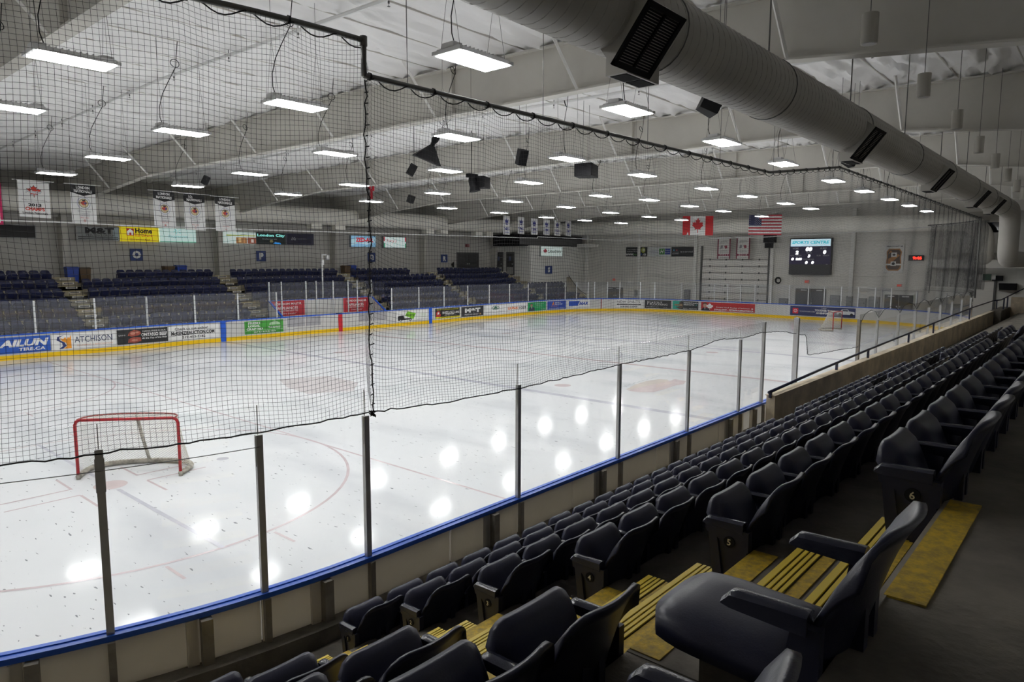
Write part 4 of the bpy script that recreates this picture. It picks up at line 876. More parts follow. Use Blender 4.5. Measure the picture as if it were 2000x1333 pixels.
# scoreboard
sb = end_sign(1547.6, 466.5, 1624.2, 537.5, 'large dark scoreboard headed SPORTS CENTRE on the end wall', [
    ('r', .0, .0, 1, .285, (.045, .046, .048)), ('r', .0, .285, 1, .78, (.035, .026, .085)), ('r', .02, .78, .985, .975, (.60, .82, .93), .75),
    ('t', 'SPORTS CENTRE', .50, .885, .085, (.02, .55, .62), dict(w=.90, shear=.15, bold=.04, emit=.55)), ('t', 'WESTERN FAIR DISTRICT', .5, .81, .02, (.4, .6, .7), dict(w=.36)),
    ('t', 'HOME', .15, .72, .05, (.5, .5, .55), dict(w=.14, bold=.03)), ('t', 'GUEST', .82, .72, .05, (.5, .5, .55), dict(w=.16, bold=.03)), ('t', '00', .475, .70, .12, (1, 1, 1), dict(w=.16, shear=.15, bold=.07, emit=2.2)),
    ('t', '2', .185, .61, .11, (1, 1, 1), dict(w=.075, shear=.15, bold=.07, emit=2.2)), ('t', '0', .855, .62, .11, (1, 1, 1), dict(w=.075, shear=.15, bold=.07, emit=2.2)), ('t', 'PERIOD', .485, .60, .035, (.6, .6, .66), dict(w=.13, bold=.02)),
    ('t', 'PLYR', .07, .525, .03, (.6, .6, .66), dict(w=.08)), ('t', 'PENALTY', .235, .525, .03, (.6, .6, .66), dict(w=.14)), ('t', 'PLYR', .72, .525, .03, (.6, .6, .66), dict(w=.09)), ('t', 'PENALTY', .89, .525, .03, (.6, .6, .66), dict(w=.15)),
    ('t', '3', .485, .515, .085, (1, 1, 1), dict(w=.065, shear=.15, bold=.07, emit=2.2)), ('t', '0', .085, .43, .08, (1, 1, 1), dict(w=.065, shear=.15, bold=.07, emit=2.2)), ('t', '0:00', .24, .43, .075, (1, 1, 1), dict(w=.15, shear=.15, bold=.07, emit=2.2)),
    ('t', 'SHOTS ON GOAL', .485, .425, .035, (.6, .6, .66), dict(w=.26, bold=.02)), ('t', '0', .43, .335, .085, (1, 1, 1), dict(w=.065, shear=.15, bold=.07, emit=2.2)), ('t', '0', .58, .335, .085, (1, 1, 1), dict(w=.065, shear=.15, bold=.07, emit=2.2)), ('r', .90, .283, .945, .29, (.6, .6, .62))],
    (.03, .03, .034), X=33.49, thick=.5, cat='scoreboard', name='scoreboard')
end_sign(1776.5, 499, 1804.5, 509.5, 'small black digital clock with glowing red digits 9:46', [('t', '9:46', .60, .5, .62, (1, .03, .015), dict(w=.62, bold=.05, emit=3.0))], (.018, .012, .012), X=33.49, thick=.3, cat='clock', name='digital_clock')
end_sign(1730, 478.5, 1763.5, 533, 'white vertical banner with an orange and black number eight', [('t', 'DREW DOUGHTY #8', .5, .94, .045, BLK, dict(w=.84, bold=.03)), ('p', [[(.12, .54), (.09, .74), (.20, .86), (.78, .86), (.90, .74), (.86, .54), (.90, .34), (.88, .16), (.76, .07), (.22, .07), (.10, .16), (.09, .34)]], (.42, .19, .06)), ('p', [[(.17, .56), (.15, .73), (.24, .82), (.74, .82), (.84, .73), (.80, .56), (.84, .34), (.82, .18), (.72, .11), (.26, .11), (.16, .18), (.15, .34)]], (.09, .055, .035)), ('p', [[(.16, .24), (.50, .44), (.80, .62), (.70, .66), (.20, .50)], [(.18, .66), (.40, .74), (.30, .80)]], (.44, .19, .05)), ('r', .34, .56, .64, .72, (.7, .68, .64)), ('p', [[(x*.10+.49, y*.055+.64) for x, y in LEAF]], BLK), ('r', .34, .24, .62, .40, (.7, .68, .64)), ('p', [oval(.48, .32, .09, .05, 12)], BLK)], (.72, .71, .69), X=33.49, thick=.10, cat='banner', name='wall_banner')
for u0, v0, u1, v1, yr, lab in ((1402, 466.5, 1426, 506, '2011', 'left of two'), (1439, 465, 1464, 506, '2015', 'right of two')):
    e = end_sign(u0, v0, u1, v1, 'white banner with maroon borders dated %s, %s above the overhead door' % (yr, lab), [('r', 0, 0, .09, 1, (.20, .02, .05)), ('r', .91, 0, 1, 1, (.20, .02, .05)), ('t', 'WALKER' if yr == '2011' else 'CANADIAN TIRE', .5, .86, .045, (.1, .1, .12), dict(w=.5)), ('t', 'MEMORIAL CUP', .5, .79, .04, (.1, .1, .12), dict(w=.6)), ('p', [[(.22, .50), (.26, .66), (.42, .66), (.40, .52)]], (.25, .25, .27)), ('p', [[(.60, .50), (.52, .64), (.74, .66), (.76, .52)]], (.30, .05, .08)), ('t', 'JUNIOR B', .5, .41, .04, (.1, .1, .12), dict(w=.5)), ('t', 'CHAMPIONS', .5, .345, .04, (.1, .1, .12), dict(w=.6)), ('r', .09, .15, .91, .24, (.26, .02, .06)), ('t', yr, .5, .195, .065, WHT, dict(w=.66)), ('t', 'MAJOR MIDGET', .5, .06, .045, (.15, .15, .16), dict(w=.62))], (.66, .65, .62), X=32.6, thick=.015, cat='banner', name='hanging_banner')
    a, c = hit(u0-2, v0, 0, 32.6), hit(u1+2, v0, 0, 32.6); ob('banner_bar', B().box((32.55, c[1], a[2]), (32.62, a[1], a[2]+.12)), WHITEP, e)
    for yy in (c[1]+.1, a[1]-.1): ob('banner_wire', B().tube([(32.59, yy, a[2]+.1), (32.59, yy, ZR(16)-.05)], .006, 4), PIPEG, e)
# hanging flags
def cloth(o, r, n, amp, ph, skew=0.0):
    o, r, n = (np.array(a, float) for a in (o, r, n))
    return lambda u, v, d: tuple(o+u*r+(v-.03*u)*np.array([0, 0, 1])+(d+amp*math.sin(u*3.1+ph)+amp*.5*math.sin(u*6.7+v*1.3+ph))*n)
a, c = hit(1334, 425, 0, 27.0), hit(1392.5, 460.5, 0, 27.0); wd, hg = a[1]-c[1], a[2]-c[2]
sign('hanging_flag', 'red and white Canadian flag with a maple leaf hanging below the roof', 'flag', cloth((27, a[1], c[2]+.1), (0, -1, 0), (-1, 0, 0), .012, .3), wd, hg, [('r', 0, 0, .25, 1, (.62, .015, .02)), ('r', .25, 0, .26, 1, WHT), ('r', .74, 0, .75, 1, WHT), ('r', .75, 0, 1, 1, (.62, .015, .02)), ('p', [[(x*.19+.5, y*.40+.52) for x, y in LEAF]], (.62, .015, .02))], WHT, .01, curved=True)
a, c = hit(1463.5, 420, 0, 27.0), hit(1526, 457.5, 0, 27.0); wd, hg = a[1]-c[1], a[2]-c[2]
sign('hanging_flag', 'American flag with stars and stripes hanging right of the Canadian flag', 'flag', cloth((27, a[1], c[2]), (0, -1, 0), (-1, 0, 0), .012, 1.3), wd, hg, [('r', 0, i/13, 1, (i+1)/13, (.50, .03, .05)) for i in range(0, 13, 2)]+[('r', 0, .46, .39, 1, (.03, .035, .11)), ('p', [[(.39*(i+1)/12+x*.6, y) for x, y in star(0, 1-.54*(j+1)/10, .021)] for j in range(9) for i in range(11) if (i+j) % 2 == 0], WHT)], WHT, .01, curved=True)
# championship banners on the left
NATRED = (.55, .05, .05)
def nat_banner(u0, v0, u1, v1, lab, ph):
    a, c = hit(u0, v0, 1, 31.0), hit(u1, v1, 1, 31.0); wd, hg = c[0]-a[0], a[2]-c[2]
    e = sign('hanging_banner', lab, 'banner', cloth((a[0], 31, c[2]), (1, 0, 0), (0, -1, 0), .005, ph), wd, hg, [('p', [[(0, .80), (.5, .72), (1, .80), (1, 1), (0, 1)]], BLK), ('t', 'LONDON', .5, .935, .075, WHT, dict(w=.54, bold=.05)), ('t', 'NATIONALS', .5, .84, .075, WHT, dict(w=.72, bold=.05)),
        ('p', [oval(.5, .53, .27, .165)], (.45, .45, .58)), ('p', [oval(.5, .53, .245, .15)], WHT), ('p', [oval(.5, .53, .19, .117)], (.03, .02, .02)), ('p', [oval(.5, .53, .175, .107)], (.74, .62, .36)), ('p', [[(x*.14+.5, y*.085+.53) for x, y in LEAF]], (.56, .05, .035)), ('p', [oval(.56, .53, .05, .03, 12)], (.08, .06, .25)), ('p', [[(.44, .58), (.56, .58), (.56, .62), (.44, .62)]], (.05, .03, .03)),
        ('t', 'WESTERN ONTARIO', .5, .315, .032, (.2, .2, .24), dict(w=.54)), ('t', 'CONFERENCE', .5, .26, .032, (.2, .2, .24), dict(w=.40)), ('t', 'CHAMPIONS', .5, .205, .032, (.2, .2, .24), dict(w=.40)), ('t', '2021-2022', .5, .15, .03, NATRED, dict(w=.34)), ('p', [oval(.5, .07, .05, .032, 16)], NATRED), ('p', [oval(.5, .07, .038, .024, 16)], WHT), ('p', [[(x*.03+.5, y*.018+.07) for x, y in LEAF]], NATRED)], WHT, .01, curved=True)
    q = B(); q.tube([(a[0]-.25, 31, a[2]+.02), (c[0]+.25, 31, a[2]+.02)], .02, 6)
    for x in (a[0], c[0]): q.tube([(x, 31, a[2]), (x, 31, ZR(31)-.1)], .005, 4)
    ob('banner_pole', q, WHITEP, e)
nat_banner(136, 359.5, 190, 437, 'white LONDON NATIONALS banner with a black top, left of four', .4)
nat_banner(298, 372.5, 344, 445.5, 'white LONDON NATIONALS banner with a black top, second of four', 2.2)
nat_banner(358, 378, 402, 450, 'white LONDON NATIONALS banner with a black top, third of four', 3.6)
nat_banner(419, 384, 460.5, 452.5, 'white LONDON NATIONALS banner with a black top, right of four', 5.1)
a, c = hit(33, 351.5, 1, 31), hit(100, 425.5, 1, 31); wd, hg = c[0]-a[0], a[2]-c[2]
e = sign('hanging_banner', 'white banner reading 2013 CHAMPS with a red maple leaf', 'banner', cloth((a[0], 31, c[2]), (1, 0, 0), (0, -1, 0), .005, 1.0), wd, hg, [('p', [[(x*.26+.5, y*.17+.73) for x, y in LEAF]], BLK), ('p', [[(x*.235+.5, y*.15+.73) for x, y in LEAF]], (.66, .05, .03)), ('t', 'Nats', .48, .71, .10, (.60, .61, .63), dict(w=.52, shear=.2, bold=.06)), ('t', 'Western Ontario Hockey Conference', .5, .48, .03, (.1, .1, .1), dict(w=.80, bold=.01)), ('t', '2013', .5, .345, .09, BLK, dict(w=.42, bold=.05)), ('t', 'CHAMPS', .5, .235, .10, (.62, .05, .03), dict(w=.62, bold=.04)), ('t', 'London Nationals', .5, .12, .065, BLK, dict(w=.80, bold=.02))], WHT, .01, curved=True)
q = B(); q.tube([(a[0]-.2, 31, a[2]+.02), (c[0]+.2, 31, a[2]+.02)], .02, 6); ob('banner_pole', q, WHITEP, e)
a, c = hit(-60, 350, 1, 31), hit(7, 438, 1, 31); wd, hg = c[0]-a[0], a[2]-c[2]
sign('hanging_banner', 'edge of a white banner with a crimson border at the left of the view', 'banner', cloth((a[0], 31, c[2]), (1, 0, 0), (0, -1, 0), .005, 0), wd, hg, [('r', .91, 0, 1, 1, (.55, .0, .10)), ('r', 0, 0, 1, .05, (.55, .0, .10)), ('r', 0, .95, 1, 1, (.55, .0, .10))], WHT, .01, curved=True)
# six retired number banners
for i, (u0, v0, u1, v1, num) in enumerate(((983, 421, 996, 458.5, '61'), (1011.5, 423.5, 1024, 457, '96'), (1037, 426.5, 1050, 458.5, '39'), (1061.5, 428.5, 1073.5, 459.5, '29'), (1082.5, 430, 1094.5, 460.5, '12'), (1104.5, 431, 1115, 461.3, '16'))):
    a, c = hit(u0, v0, 1, 32), hit(u1, v1, 1, 32); wd, hg = c[0]-a[0], a[2]-c[2]; BLU = (.035, .04, .26)
    sign('hanging_banner', 'narrow white banner with a dark blue crown and number %s' % {'61': 'sixty-one', '96': 'ninety-six', '39': 'thirty-nine', '29': 'twenty-nine', '12': 'twelve', '16': 'sixteen'}[num], 'banner', cloth((a[0], 32, c[2]), (1, 0, 0), (0, -1, 0), .004, i), wd, hg, [('p', [[(.28, .62), (.25, .84), (.40, .74), (.5, .90), (.60, .74), (.75, .84), (.72, .62)], oval(.5, .56, .20, .035, 12)], BLU), ('t', num, .5, .32, .17, BLU, dict(w=.46, bold=.06)), ('r', .05, .36, .22, .385, BLU), ('r', .05, .27, .22, .295, BLU), ('r', .78, .36, .95, .385, BLU), ('r', .78, .27, .95, .295, BLU), ('r', .2, .10, .8, .15, (.3, .31, .5))], WHT, .01, curved=True)

# ================================================================== LIGHT FIXTURES
ZL = 7.5
LPX = [(142, 119), (20, 211), (925, 119), (578, 207), (355, 259), (211, 309), (110, 340), (1226, 217), (655, 301), (488, 340), (367, 364), (893, 269), (870, 334), (692, 362), (1410, 279), (1108, 311), (855, 378), (563, 380), (725, 394), (1530, 321), (1255, 343), (1033, 357), (873, 407), (1173, 383), (1000, 394), (1628, 354), (1688, 374), (1380, 369), (1460, 384), (1268, 391), (1106, 405), (975, 416), (1193, 416), (1347, 403), (1738, 390), (1776, 402), (1535, 398), (1584, 408), (1413, 413), (1067, 425), (1142, 431), (1213, 436), (1268, 424), (1810, 413)]
def fixture_parts():
    h = B(); h.slab(lambda u, v, t: ((u-.5)*(1.18 if not t else 1.10), (v-.5)*(.60 if not t else .46), .0 if not t else .085), 2, 2)
    for sx in (-1, 1): h.box((sx*.47-.09, -.13, .08), (sx*.47+.09, .13, .15)); h.box((sx*.57-.03, -.30, -.004), (sx*.57+.03, .30, .05))
    for i in range(9): h.box((-.36+i*.085, -.20, .08), (-.35+i*.085, .20, .12))
    d = B(); d.box((-.545, -.265, -.012), (.545, .265, -.002))
    c = B()
    for sx in (-1, 1):
        for sy in (-1, 1): c.tube([(sx*.5, sy*.2, .1), (sx*.5, sy*.02, 1.1)], .004, 4)
        c.tube([(sx*.5, 0, 1.1), (sx*.5, 0, 2.1)], .005, 4)
    return h.mesh('housing', HOUSE), d.mesh('diffuser', LIT), c.mesh('suspension_wire', PIPEG)
MH, MD, MC = fixture_parts()
cq = B(); pts = [(-.42, 0, .12), (-.47, .02, .3), (-.46, .04, .55), (-.38, .05, .85), (-.24, .05, 1.15), (-.12, .03, 1.4)]
for i in range(13):
    a = 2*PI*i/12; pts.append((-.06+.10*math.sin(a), .02+.08*math.sin(a*.5), 1.62-.10*math.cos(a)))
pts += [(-.04, 0, 1.8), (0, 0, 2.12)]; cq.tube(pts, .009, 5); MCORD = cq.mesh('power_cord', BLACK)
def row_of(y): return ['ceiling row above the near glass', 'second ceiling row', 'third ceiling row', 'fourth ceiling row', 'ceiling row nearest the far seats'][int(np.argmin([abs(y-t) for t in (1.9, 6.9, 11.7, 17.8, 23.8)]))]
spots = []
for u, v in LPX: P = hit(u, v, 2, ZL); spots.append((float(P[0]), float(P[1]), True))
for x, y in ((-22.1, 1.7), (-22.0, 17.2), (-21.9, 23.0), (-26.5, 1.7), (-26.5, 6.5), (-26.5, 11.4), (-26.5, 17.2), (-26.5, 23), (21.6, 12.4), (22, 18.6), (22.6, 12.4)): spots.append((x, y, False))
spots = [p for i, p in enumerate(spots) if all((p[0]-q[0])**2+(p[1]-q[1])**2 > 2.2 for q in spots[:i])]
rows = {}
for p in spots: rows.setdefault(row_of(p[1]), []).append(p)
for rn, ps in rows.items():
    ps.sort()
    inview = [p for p in ps if inframe((p[0], p[1], ZL), 5)]
    for p in ps:
        x, y, _ = p
        lab = 'bright LED light, %s along the %s' % (ORD[inview.index(p)], rn) if p in inview else 'bright LED high bay light over the ice'
        e = empty('high_bay_light', lab, 'light', 'high bay lights over the rink' if p in inview else 'high bay lights out of view', loc=(x, y, ZL))
        link('housing', MH, e); link('diffuser', MD, e); link('suspension_wire', MC, e); link('power_cord', MCORD, e, rz=RNG.uniform(-.5, .5))
# cylindrical pendants over the near stand (unlit)
pq = B(); pq.tube([(0, 0, 0), (0, 0, .37)], .100, 24); pm1 = pq.mesh('shade', PENDM); pm1.shade_smooth(); pm1.set_sharp_from_angle(angle=.7)
pq = B(); pq.tube([(0, 0, .37), (0, 0, 3.25)], .006, 5); pm2 = pq.mesh('stem', PIPEG); pq = B(); pq.tube([(0, 0, -.004), (0, 0, .0)], .08, 20); pm3 = pq.mesh('lens', mat('unlit_lens', (.22, .21, .19), .3))
for i, (u, v) in enumerate(((1697, 86), (1803, 190), (1868, 253), (1911, 299), (1943, 329), (1967, 355), (1985, 375), (1998, 390))):
    P = hit(u, v, 1, -3.55)
    e = empty('pendant_light', 'unlit cream cylinder pendant over the near seats, %s from the front' % ORD[i], 'light', 'cylinder pendants over the near stand', loc=tuple(P))
    link('shade', pm1, e); link('lens', pm3, e); o = link('stem', pm2, e); o.scale = (1, 1, max(.1, (ZR(-3.5)-.05-P[2]-.37)/2.88)); o.location = (0, 0, .37*(1-o.scale[2]))

# ================================================================== DUCTS
def ducttube(name, pts, r, m, parent, ribs=True, n=32, step=.145):
    q = B(); q.tube(pts, r, n); ob(name, q, m, parent, smooth=True)
def elbow(c, a0, a1, ex, ez, R_, k=9):
    return [tuple(np.array(c)+R_*(math.cos(a0+(a1-a0)*i/k)*np.array(ex)+math.sin(a0+(a1-a0)*i/k)*np.array(ez))) for i in range(k+1)]
DY_, DZ_, DR = -2.0, 6.99, .435
dk = empty('spiral_duct', 'large grey spiral air duct running along above the near seats and bending down', 'duct')
main = [(-34, DY_, DZ_)]+[(x, DY_, DZ_) for x in (-24, -10, 4, 15.6)]
ducttube('duct_run', main+elbow((15.6, DY_, DZ_-.95), PI/2, 0, (1, 0, 0), (0, 0, 1), .95)[1:]+[(16.55, DY_, 5.4)]+elbow((17.25, DY_, 5.3), PI, 1.5*PI, (1, 0, 0), (0, 0, 1), .7)[1:]+[(33.4, DY_, 4.6)], DR, DUCT, dk)
sm = B()
for x in np.arange(-25, 15.4, .165): 
    sm.tube([(x+.165*k_/20, DY_+(DR+.002)*math.cos(2*PI*k_/20), DZ_+(DR+.002)*math.sin(2*PI*k_/20)) for k_ in range(21)], .0045, 3, caps=False)
ob('spiral_seam', sm, DUCT, dk, kind='stuff')
for x in (-19.35, -11.05, -3.5, 3.9, 8.4):
    # louvred register on a flared boot on the side of the duct
    n = np.array([0, -.78, -.62]); n /= np.linalg.norm(n); t = np.array([0, -.62, .78]); t /= np.linalg.norm(t); ax = np.array([1.0, 0, 0]); c0 = np.array([x, DY_, DZ_])
    cc = c0+n*(DR+.07)-t*.03; hw, ht = .37, .34
    q = B(); v = [cc+a*hw*ax+b_*ht*t for a, b_ in ((-1,-1),(1,-1),(1,1),(-1,1))]+[c0+n*.22+a*(hw-.02)*ax+b_*.30*t for a, b_ in ((-1,-1),(1,-1),(1,1),(-1,1))]
    q.add(v, [(0,1,2,3), (0,4,5,1), (1,5,6,2), (2,6,7,3), (3,7,4,0)]); ob('register_boot', q, DUCT, dk)
    g = B()
    for a, b_, hx, hy in ((0, -1, hw, .03), (0, 1, hw, .03), (-1, 0, .03, ht), (1, 0, .03, ht), (0, 0, .015, ht)): g.obox(cc+n*.012+a*(hw-.03)*ax+b_*(ht-.03)*t, hx*ax, hy*t, .014*n)
    rg = ob('register_frame', g, GRILL, dk)
    l = B()
    for i in range(22): l.obox(cc+n*.006+(-ht+.05+(2*ht-.1)*i/21)*t, (hw-.03)*ax, .010*t+.006*n, .002*n)
    ob('louvre', l, GRILL, rg, kind='stuff')
    # box diffuser just beyond it, on the ice side
    xb = x+.35; q = B(); y0 = DY_-.12
    q.box((xb-.34, y0, DZ_-.60), (xb+.34, y0+.26, DZ_-.3)); ob('diffuser_box', q, DUCT, dk)
    q = B(); q.box((xb-.30, y0+.03, DZ_-.606), (xb-.015, y0+.23, DZ_-.595)); q.box((xb+.015, y0+.03, DZ_-.606), (xb+.30, y0+.23, DZ_-.595)); ob('diffuser_grille', q, GRILL, dk)
for x in (-18.6, -15.2, -11.0, -6.4, -1.8, 2.8, 7.4, 12):
    q = B(); q.tube([(x, DY_, DZ_+DR-.01), (x, DY_, ZR(-2)-.06)], .012, 5); ob('hanger_rod', q, PIPEG, dk)
    q = B(); q.tube([(x, DY_+(DR+.006)*math.cos(2*PI*k_/24), DZ_+(DR+.006)*math.sin(2*PI*k_/24)) for k_ in range(25)], .009, 4); ob('hanger_strap', q, PIPEG, dk)
wd_ = empty('white_duct', 'wide cream duct running round the far side and end wall below the roof', 'duct')
YW, ZW, RW, XW = 37.0, 7.52, .60, 31.2
path = [(-34, YW, ZW), (-10, YW, ZW), (10, YW, ZW+.05)]+[(XW-2.2, YW, ZW+.1)]+elbow((XW-2.2, YW-2.2, ZW+.1), PI/2, 0, (1, 0, 0), (0, 1, 0), 2.2)[1:]+[(XW, 25, ZW+.02), (XW, 12, ZW-.18), (XW, 2.2, ZW-.34)]+elbow((XW, 2.2, ZW-.34-1.4), PI/2, 0, (0, -1, 0), (0, 0, 1), 1.4)[1:]+[(XW, .8, 5.15), (XW+.1, .8, 4.85), (XW+.45, .8, 4.65), (XW+1.2, .8, 4.6)]
ducttube('duct_run', path, RW, DUCTW, wd_)
q = B()
for z in (5.75, 5.35, 5.0): q.tube([(XW, .8, z-.02), (XW, .8, z+.02)], RW+.008, 32)
for x in np.arange(-30, 27, 4.6): q.tube([(x-.02, YW, ZW+.03), (x+.02, YW, ZW+.03)], RW+.01, 32)
ob('duct_joint', q, DUCTW, wd_)
for x in (2.6, 4.6, 13.4, 15.0, 19.2, 20.6):
    ob('duct_outlet', B().box((x-.42, YW-.30, ZW-.85), (x+.42, YW+.3, ZW-.5)), DUCTW, wd_)

# mechanical loft above the lower right end of the hall
lf = empty('equipment_loft', kind='structure')
ob('loft_front', B().box((32.9, -9.6, 5.1), (33.5, 2.6, 7.2)), WALLW, lf); ob('loft_soffit', B().box((31.2, -9.6, 4.05), (33.5, 4.2, 4.62)), WALLE, lf)
ob('upper_wall', B().box((32.7, -9.6, 7.95), (33.5, 3.2, 9.6)), WALLE, lf)
for y0, y1 in ((-2.8, -1.35), (-5.4, -3.0), (-.5, 1.1)):
    w_ = ob('window_frame', B().box((32.80, y0-.06, 6.45), (32.9, y1+.06, 7.25)), WALLW, lf); ob('window_pane', B().box((32.78, y0, 6.5), (32.80, y1, 7.2)), mat('dark_pane', (.015, .016, .02), .08), w_)
ob('loft_rail', B().box((32.84, -9, 7.25), (32.9, 2.6, 7.33)), WALLW, lf)

# ================================================================== END WALL FITTINGS
dr = empty('overhead_door', 'tall pale sectional overhead door in the middle of the end wall', 'door')
a, c = hit(1373, 507, 0, 33.42), hit(1497.5, 590, 0, 33.42); y1_, y0_ = a[1], c[1]; zt = a[2]
N_ = 8
for i in range(N_):
    z0 = zt*i/N_; z1 = zt*(i+1)/N_-.02
    pn = ob('door_panel', B().box((33.34, y0_, z0), (33.44, y1_, z1)), DOORP, dr); q = B()
    q.box((33.31, y0_, z1-.05), (33.345, y1_, z1)); ob('panel_rail', q, mat('door_rail', (.30, .29, .27), .5), pn)
    q = B()
    for k_ in range(4): yy = y0_+(y1_-y0_)*(k_+.5)/4; q.box((33.29, yy-.05, z1-.08), (33.345, yy+.05, z1+.08))
    ob('hinge', q, PIPEG, pn)
for yy in (y0_-.15, y1_+.02): ob('track', B().box((33.22, yy, 0), (33.40, yy+.13, zt+1.2)), PIPEG, dr)
for n_, (yy) in enumerate((hit(1250, 480, 0, 33.4)[1], hit(1360, 480, 0, 33.4)[1], hit(1503, 480, 0, 33.4)[1]-.3, hit(1667, 480, 0, 33.4)[1], 35.0)):
    q = B(); q.box((33.2, yy-.14, 0), (33.5, yy+.14, 8.6)); ob('trim_%d' % (n_+3), q, WALLW, kind='structure')
def end_door(u0, v0, u1, v1, label, leaves=2, X=33.46, name='steel_door', m=DOORD):
    a, c = hit(u0, v0, 0, X), hit(u1, v1, 0, X); e = empty(name, label, 'door'); n = leaves
    for i in range(n):
        ya, yb = c[1]+(a[1]-c[1])*i/n, c[1]+(a[1]-c[1])*(i+1)/n; lfp = ob('door_leaf', B().box((X-.05, ya+.02, 0), (X, yb-.02, a[2])), m, e)
        ob('door_handle', B().box((X-.10, (yb-.15 if i == 0 else ya+.08), 1.0), (X-.05, (yb-.08 if i == 0 else ya+.15), 1.12)), ALU, lfp)
        ob('closer', B().box((X-.12, ya+.3, a[2]-.16), (X-.05, ya+.75, a[2]-.08)), ALUW, lfp)
    q = B(); q.box((X-.03, c[1]-.06, 0), (X+.02, c[1], a[2]+.06)); q.box((X-.03, a[1], 0), (X+.02, a[1]+.06, a[2]+.06)); q.box((X-.03, c[1], a[2]), (X+.02, a[1], a[2]+.06)); ob('door_frame', q, WALLE, e)
end_door(1554, 563.5, 1612.5, 600, 'dark double steel doors under the scoreboard')
end_door(1728, 575.5, 1783, 600, 'dark double steel doors below the orange and black banner')
end_door(1187, 561, 1217, 585, 'dark double doors at the far left of the end wall')
for u0, v0, u1, v1, lab in ((1572, 548, 1581, 554, 'small red exit sign above the doors under the scoreboard'), (1752, 556, 1762, 561, 'small red exit sign above the doors below the orange banner'), (1197, 545, 1203, 549, 'small red exit sign above the doors at the left of the end wall')):
    end_sign(u0, v0-1, u1, v1, lab, [('t', 'EXIT', .5, .5, .6, (.75, .06, .03), dict(w=.8, bold=.04, emit=.4))], (.62, .42, .38), thick=.08, name='exit_sign')
for u0, v0, u1, v1, lab in ((1621, 577, 1639, 600, 'grey electrical cabinet right of the doors under the scoreboard'), (1653, 579, 1663, 600, 'narrow grey electrical cabinet left of the tall pipe'), (1676, 583, 1690, 602, 'dark low cabinet behind the right end glass'), (1697, 580, 1716, 602, 'dark cabinet left of the doors below the banner'), (1521, 583, 1537, 598, 'grey cabinet beside the overhead door'), (1336, 566, 1345, 590, 'pale round topped box left of the overhead door'), (1239, 566, 1246, 580, 'small grey panel on the end wall left of the triple signs')):
    a, c = hit(u0, v0, 0, 33.2), hit(u1, v1, 0, 33.2); e = empty('wall_cabinet', lab, 'cabinet')
    z0 = max(.02, c[2]); q = B().box((33.2, c[1], z0), (33.5, a[1], a[2])); ob('cabinet_body', q, mat('cabinet_grey', (.26, .26, .255), .5), e)
    ob('cabinet_door', B().box((33.185, c[1]+.05, z0+.05), (33.2, a[1]-.05, a[2]-.05)), mat('cabinet_face', (.31, .31, .30), .45), e); ob('cabinet_handle', B().box((33.165, c[1]+.10, (z0+a[2])/2-.06), (33.185, c[1]+.13, (z0+a[2])/2+.06)), BLACK, e)
P = hit(1519, 548, 0, 33.2); e = empty('hose_reel', 'black coiled hose hanging on the end wall right of the overhead door', 'hose')
q = B()
for k_ in range(3): q.tube([(33.25+.05*k_, P[1]+(.24-.03*k_)*math.cos(t), P[2]+(.26-.03*k_)*math.sin(t)) for t in np.linspace(0, 2*PI, 24, endpoint=False)], .03, 6, closed=True)
ob('hose_coil', q, BLACK, e, smooth='all'); ob('hook', B().box((33.2, P[1]-.05, P[2]+.12), (33.5, P[1]+.05, P[2]+.2)), PIPEG, e)
P = hit(1504, 466, 0, 32.8); e = empty('loudspeaker', 'black loudspeaker bracketed on the end wall left of the scoreboard', 'speaker', loc=tuple(P)); ob('cabinet', B().box((-.3, -.45, -.35), (.3, .45, .35)), BLACK, e); ob('bracket', B().box((.2, -.05, -.05), (.69, .05, .05)), PIPEG, e); ob('horn', B().box((-.34, -.3, -.8), (.0, .3, -.38)), BLACK, e)
# conduit runs on the end wall
q = B()
for (u0, v0), (u1, v1) in (((1550, 541), (1550, 562)), ((1550, 541), (1660, 541)), ((1660, 541), (1660, 575)), ((1628, 540), (1735, 540))):
    a, c = hit(u0, v0, 0, 33.45), hit(u1, v1, 0, 33.45); q.tube([a, c], .025, 5)
o = ob('conduit', q, WALLE); tag(o, 'thin grey conduit pipes on the end wall below the scoreboard', 'pipe')
# roller door at the near end of the end wall
e = empty('roller_door', 'pale roller shutter with a barrel housing at the right end of the end wall', 'door')
a, c = hit(1886, 549, 0, 33.3), hit(1938, 600, 0, 33.3)
for i in range(18): ob('slat', B().box((33.30, c[1], a[2]*i/18), (33.335, a[1], a[2]*(i+1)/18-.012)), DOORP, e)
q = B(); q.tube([(33.1, c[1]-.1, a[2]+.28), (33.1, a[1]+.1, a[2]+.28)], .26, 14); ob('barrel', q, WALLW, e, smooth=True)
ob('motor', B().box((32.8, c[1]+.15, a[2]+.08), (33.2, c[1]+.65, a[2]+.5)), mat('motor_green', (.01, .06, .03), .4), e); ob('chain_box', B().box((32.9, c[1]-.5, a[2]+.05), (33.3, c[1]+.1, a[2]+.4)), BLACK, e)
ob('guide', B().box((33.2, c[1]-.12, 0), (33.42, c[1], a[2]+.3)), mat('guide_dark', (.1, .1, .1), .5), e)
ob('lower_wall', B().box((33.42, -9.6, 0), (33.5, 3.8, 4.1)), WALLW, lf)
